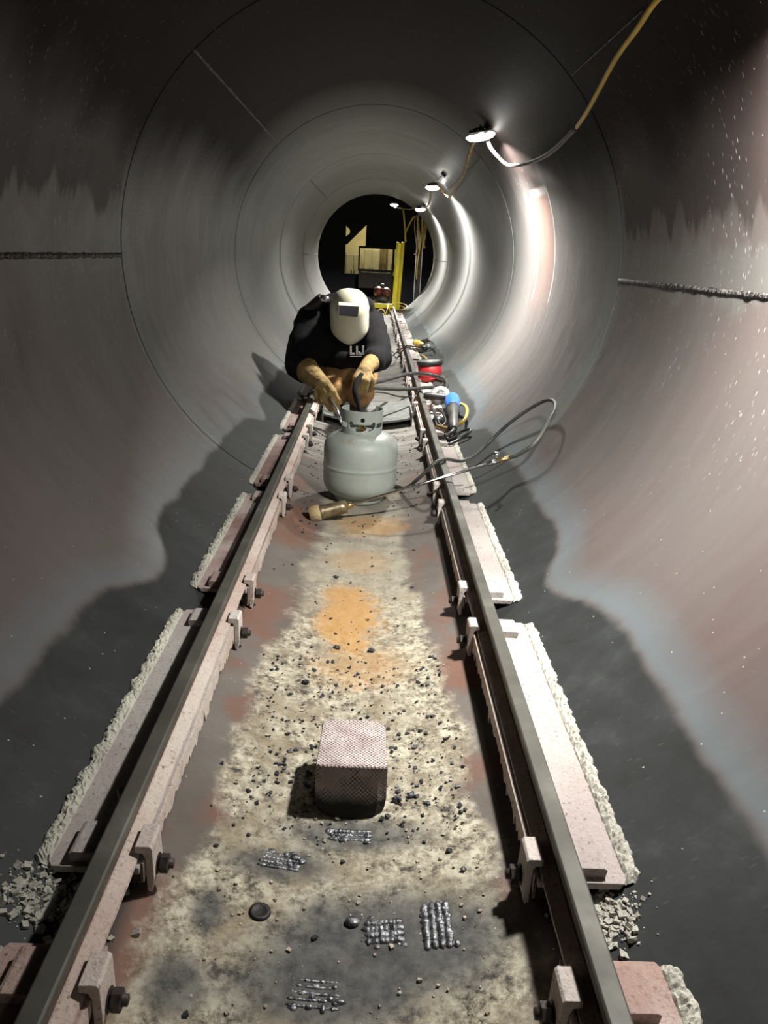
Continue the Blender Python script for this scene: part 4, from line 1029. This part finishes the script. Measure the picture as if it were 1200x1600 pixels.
# lit room behind
tag(MB().box((0, 23.2, 1.2), (6, .1, 3.2)).build('wall_room', M['creamwall']), 'cream wall of the lit room behind the shed', kind='structure')
tag(MB().box((0, 21.6, -.32), (6, 3.1, .1)).build('floor_room', M['concrete']), 'floor of the lit room', kind='structure')
tag(MB().box((0, 21.6, 2.75), (6, 3.1, .08)).build('ceiling_room', M['creamwall']), 'ceiling of the lit room', kind='structure')
M['cab'] = simple('cream_cabinet', (.60, .56, .40), (.48, .44, .30), .6, 0, 3, .05)
M['cabdark'] = simple('olive_door', (.22, .19, .09), (.16, .13, .06), .6, 0, 3, .05)
def cabinet(x, y, wd_, h, label, mat):
    o = empty('cabinet', (x, y, -.27), label, 'cabinet', 'cabinets in the lit room')
    MB().box((x, y, -.27+h/2), (wd_, .45, h)).build('carcass', mat, o, .01)
    for s in (-1, 1):
        dd = MB().box((x+s*wd_/4, y-.235, -.27+h/2), (wd_/2-.03, .02, h-.08)).build('cabinet_door', mat, o, .004)
        MB().box((x+s*.04, y-.255, -.27+h*.6), (.015, .02, .12)).build('handle', M['darksteel'], dd)
cabinet(-.62, 22.4, .42, 1.25, 'tall cream cabinet seen through the left of the lit doorway', M['cab'])
cabinet(-.12, 22.6, .42, 1.40, 'cream cabinet behind the left half of the framed opening', M['cab'])
cabinet(.20, 22.8, .18, 1.60, 'narrow olive locker between the cream cabinets', M['cabdark'])
cabinet(.46, 22.5, .26, 1.60, 'cream cabinet behind the right half of the framed opening', M['cab'])
rl = bpy.data.lights.new('room_light', 'AREA'); rl.size = 1.2; rl.energy = 55; rl.color = (1, .88, .55)
rlo = bpy.data.objects.new('room_light', rl); rlo.location = (0, 21.6, 2.6); COL.objects.link(rlo)

# platform, gate post, bag
pf = empty('yellow_platform', (0, 13.8, 0), 'low yellow-edged platform just outside the tube mouth', 'platform')
MB().box((.03, 14.1, .125), (.74, .9, .03)).build('deck', M['cabdark'], pf)
MB().box((.03, 13.62, .155), (.76, .05, .075)).build('front_edge', M['yellow'], pf, .004)
for x in (-.3, .36): MB().box((x, 14.1, -.08), (.05, .8, .40)).build('leg', M['darksteel'], pf)
gp = empty('yellow_gate', (.39, 13.6, .1), 'upright bright yellow steel gate leaf standing at the tube mouth', 'gate')
for (x, y_, w_, m_) in ((.345, 13.66, .055, M['yellow']), (.425, 13.58, .060, M['yellow'])):
    MB().tube([(x-.012, y_, .10), (x+.018, y_, 1.20)], w_/2, 4, smooth=False).build('gate_post', m_, gp, .004)
MB().box((.385, 13.64, .66), (.075, .012, 1.04), Matrix.Rotation(.027, 3, 'Y')).build('gate_panel', M['yellow'], gp)
bg = empty('tool_bag', (.135, 13.9, .14), 'dark red and black rounded case standing on the yellow platform', 'case')
M['maroon'] = simple('maroon_case', (.09, .010, .014), (.05, .01, .012), .5, 0, 8, .1)
b = MB(); b.ball((.135, 13.9, .243), (.155, .12, .10), 20, 12); x = b.build('lower_shell', M['black_plastic'], bg)
MB().ball((.07, 13.88, .375), (.085, .10, .09), 16, 10).build('left_dome', M['maroon'], bg)
MB().ball((.20, 13.88, .37), (.085, .10, .085), 16, 10).build('right_dome', M['maroon'], bg)
MB().tube(cr([(.09, 13.9, .44), (.11, 13.9, .49), (.16, 13.9, .49), (.19, 13.9, .44)], 6), .014, 8).build('carry_handle', M['black_plastic'], bg)
# aluminium post with the bundle of cords
ps = empty('channel_post', (.72, 13.55, 0), 'tall grey channel post at the right of the tube mouth with cords hung on it', 'post')
MB().box((.722, 13.62, .70), (.10, .012, 1.95)).build('channel_web', M['darksteel'], ps)
for x in (.674, .772): MB().box((x, 13.60, .70), (.016, .04, 1.95)).build('channel_flange', M['steelgrey'], ps, .002)
def wire(pts, lab, mat, r=.012): cable('hanging_cord', pts, r, mat, lab, 'cord', None, 6)
wire([(0.30, 15.0, 1.83), (0.318, 14.9, 1.80), (0.428, 14.0, 1.742), (0.511, 13.3, 1.70), (0.59, 12.0, 1.66), (.60, 11.2, 1.63)], 'thin pale cord strung from the outside light to the mouth light', M['cord_brown'], .009)
wire([(0.36, 13.9, 1.755), (0.41, 13.5, 1.704), (0.444, 13.5, 1.53), (0.463, 13.5, 1.383), (0.484, 13.5, 1.204), (0.470, 13.49, 1.334), (0.531, 13.5, 1.485), (0.598, 13.45, 1.607)], 'bright yellow cord forming a V left of the cord bundle', M['cord_yellow'], .013)
wire([(0.614, 13.45, 1.62), (0.615, 13.45, 1.431), (0.648, 13.45, 1.238), (0.677, 13.45, 1.112), (0.671, 13.45, 1.042), (0.631, 13.45, 1.011)], 'reddish thin cord with hooked end in the bundle', simple('orange_cord', (.5, .26, .12), (.35, .2, .1), .6), .009)
wire([(0.722, 13.45, 1.69), (0.736, 13.45, 1.485), (0.738, 13.45, 1.291), (0.712, 13.45, 1.044), (0.694, 13.45, 0.845), (0.697, 13.45, 0.624)], 'longest yellow cord hanging down the channel post', M['cord_yellow'], .011)
wire([(0.657, 13.45, 1.60), (0.677, 13.45, 1.434), (0.721, 13.44, 1.241), (0.709, 13.44, 1.093)], 'thick yellow cord in the middle of the bundle', M['cord_yellow'], .016)
wire([(.64, 13.45, 1.64), (.66, 13.45, 1.50), (.665, 13.45, 1.36), (.69, 13.45, 1.26), (.70, 13.45, 1.12)], 'white-taped cord at the top of the bundle', M['alu'], .014)
tg = tag(MB().prism([(-.03, 0), (.03, -.02), (.035, .06), (0, .13), (-.035, .06)], (.785, 13.5, 1.38), (1, 0, 0), (0, 0, 1), (0, .01, 0)).build('cord_tag', M['cord_yellow'], None), 'yellow tag hanging right of the cord bundle', 'tag')
wire([(.79, 13.5, 1.40), (.80, 13.5, 1.3), (.785, 13.5, 1.2), (.80, 13.5, 1.12)], 'short yellow strap hanging under the tag', M['cord_yellow'], .016)
# pale cord tangle at the rail end
wire([(0.24, 13.5, 0.20), (0.235, 13.3, 0.136), (0.185, 13.2, 0.05), (0.08, 13.2, 0.045), (0.085, 13.25, 0.110), (0.165, 13.2, 0.112), (0.21, 13.15, 0.04)], 'pale yellow cord loop left of the rail end', M['cord_yellow'], .008)
wire([(0.30, 13.1, 0.06), (0.257, 13.2, 0.164), (0.349, 13.2, 0.231), (0.466, 13.2, 0.236), (0.55, 13.1, 0.20), (0.509, 13.0, 0.158), (0.406, 13.1, 0.145), (0.447, 13.2, 0.194), (0.529, 13.0, 0.17)], 'pale yellow cord tangle over the far end of the right rail', M['cord_yellow'], .008)
# wire scrap and small things on the invert
cable('wire_scrap', [(.17, 8.6, .02), (.20, 8.4, .03), (.23, 8.1, .032), (.235, 7.8, .034), (.25, 7.6, .038)], .004, M['rubber'], 'thin dark wire scrap lying on the far floor by the right rail', 'wire')
# dark stub sticking out over the left white pad
tag(MB().tube([(-.372, 1.07, .127), (-.345, 1.01, .121)], [.006, .006], 8).build('electrode_stub', M['bolt']), 'short dark stub lying on the left white pad', 'stub')
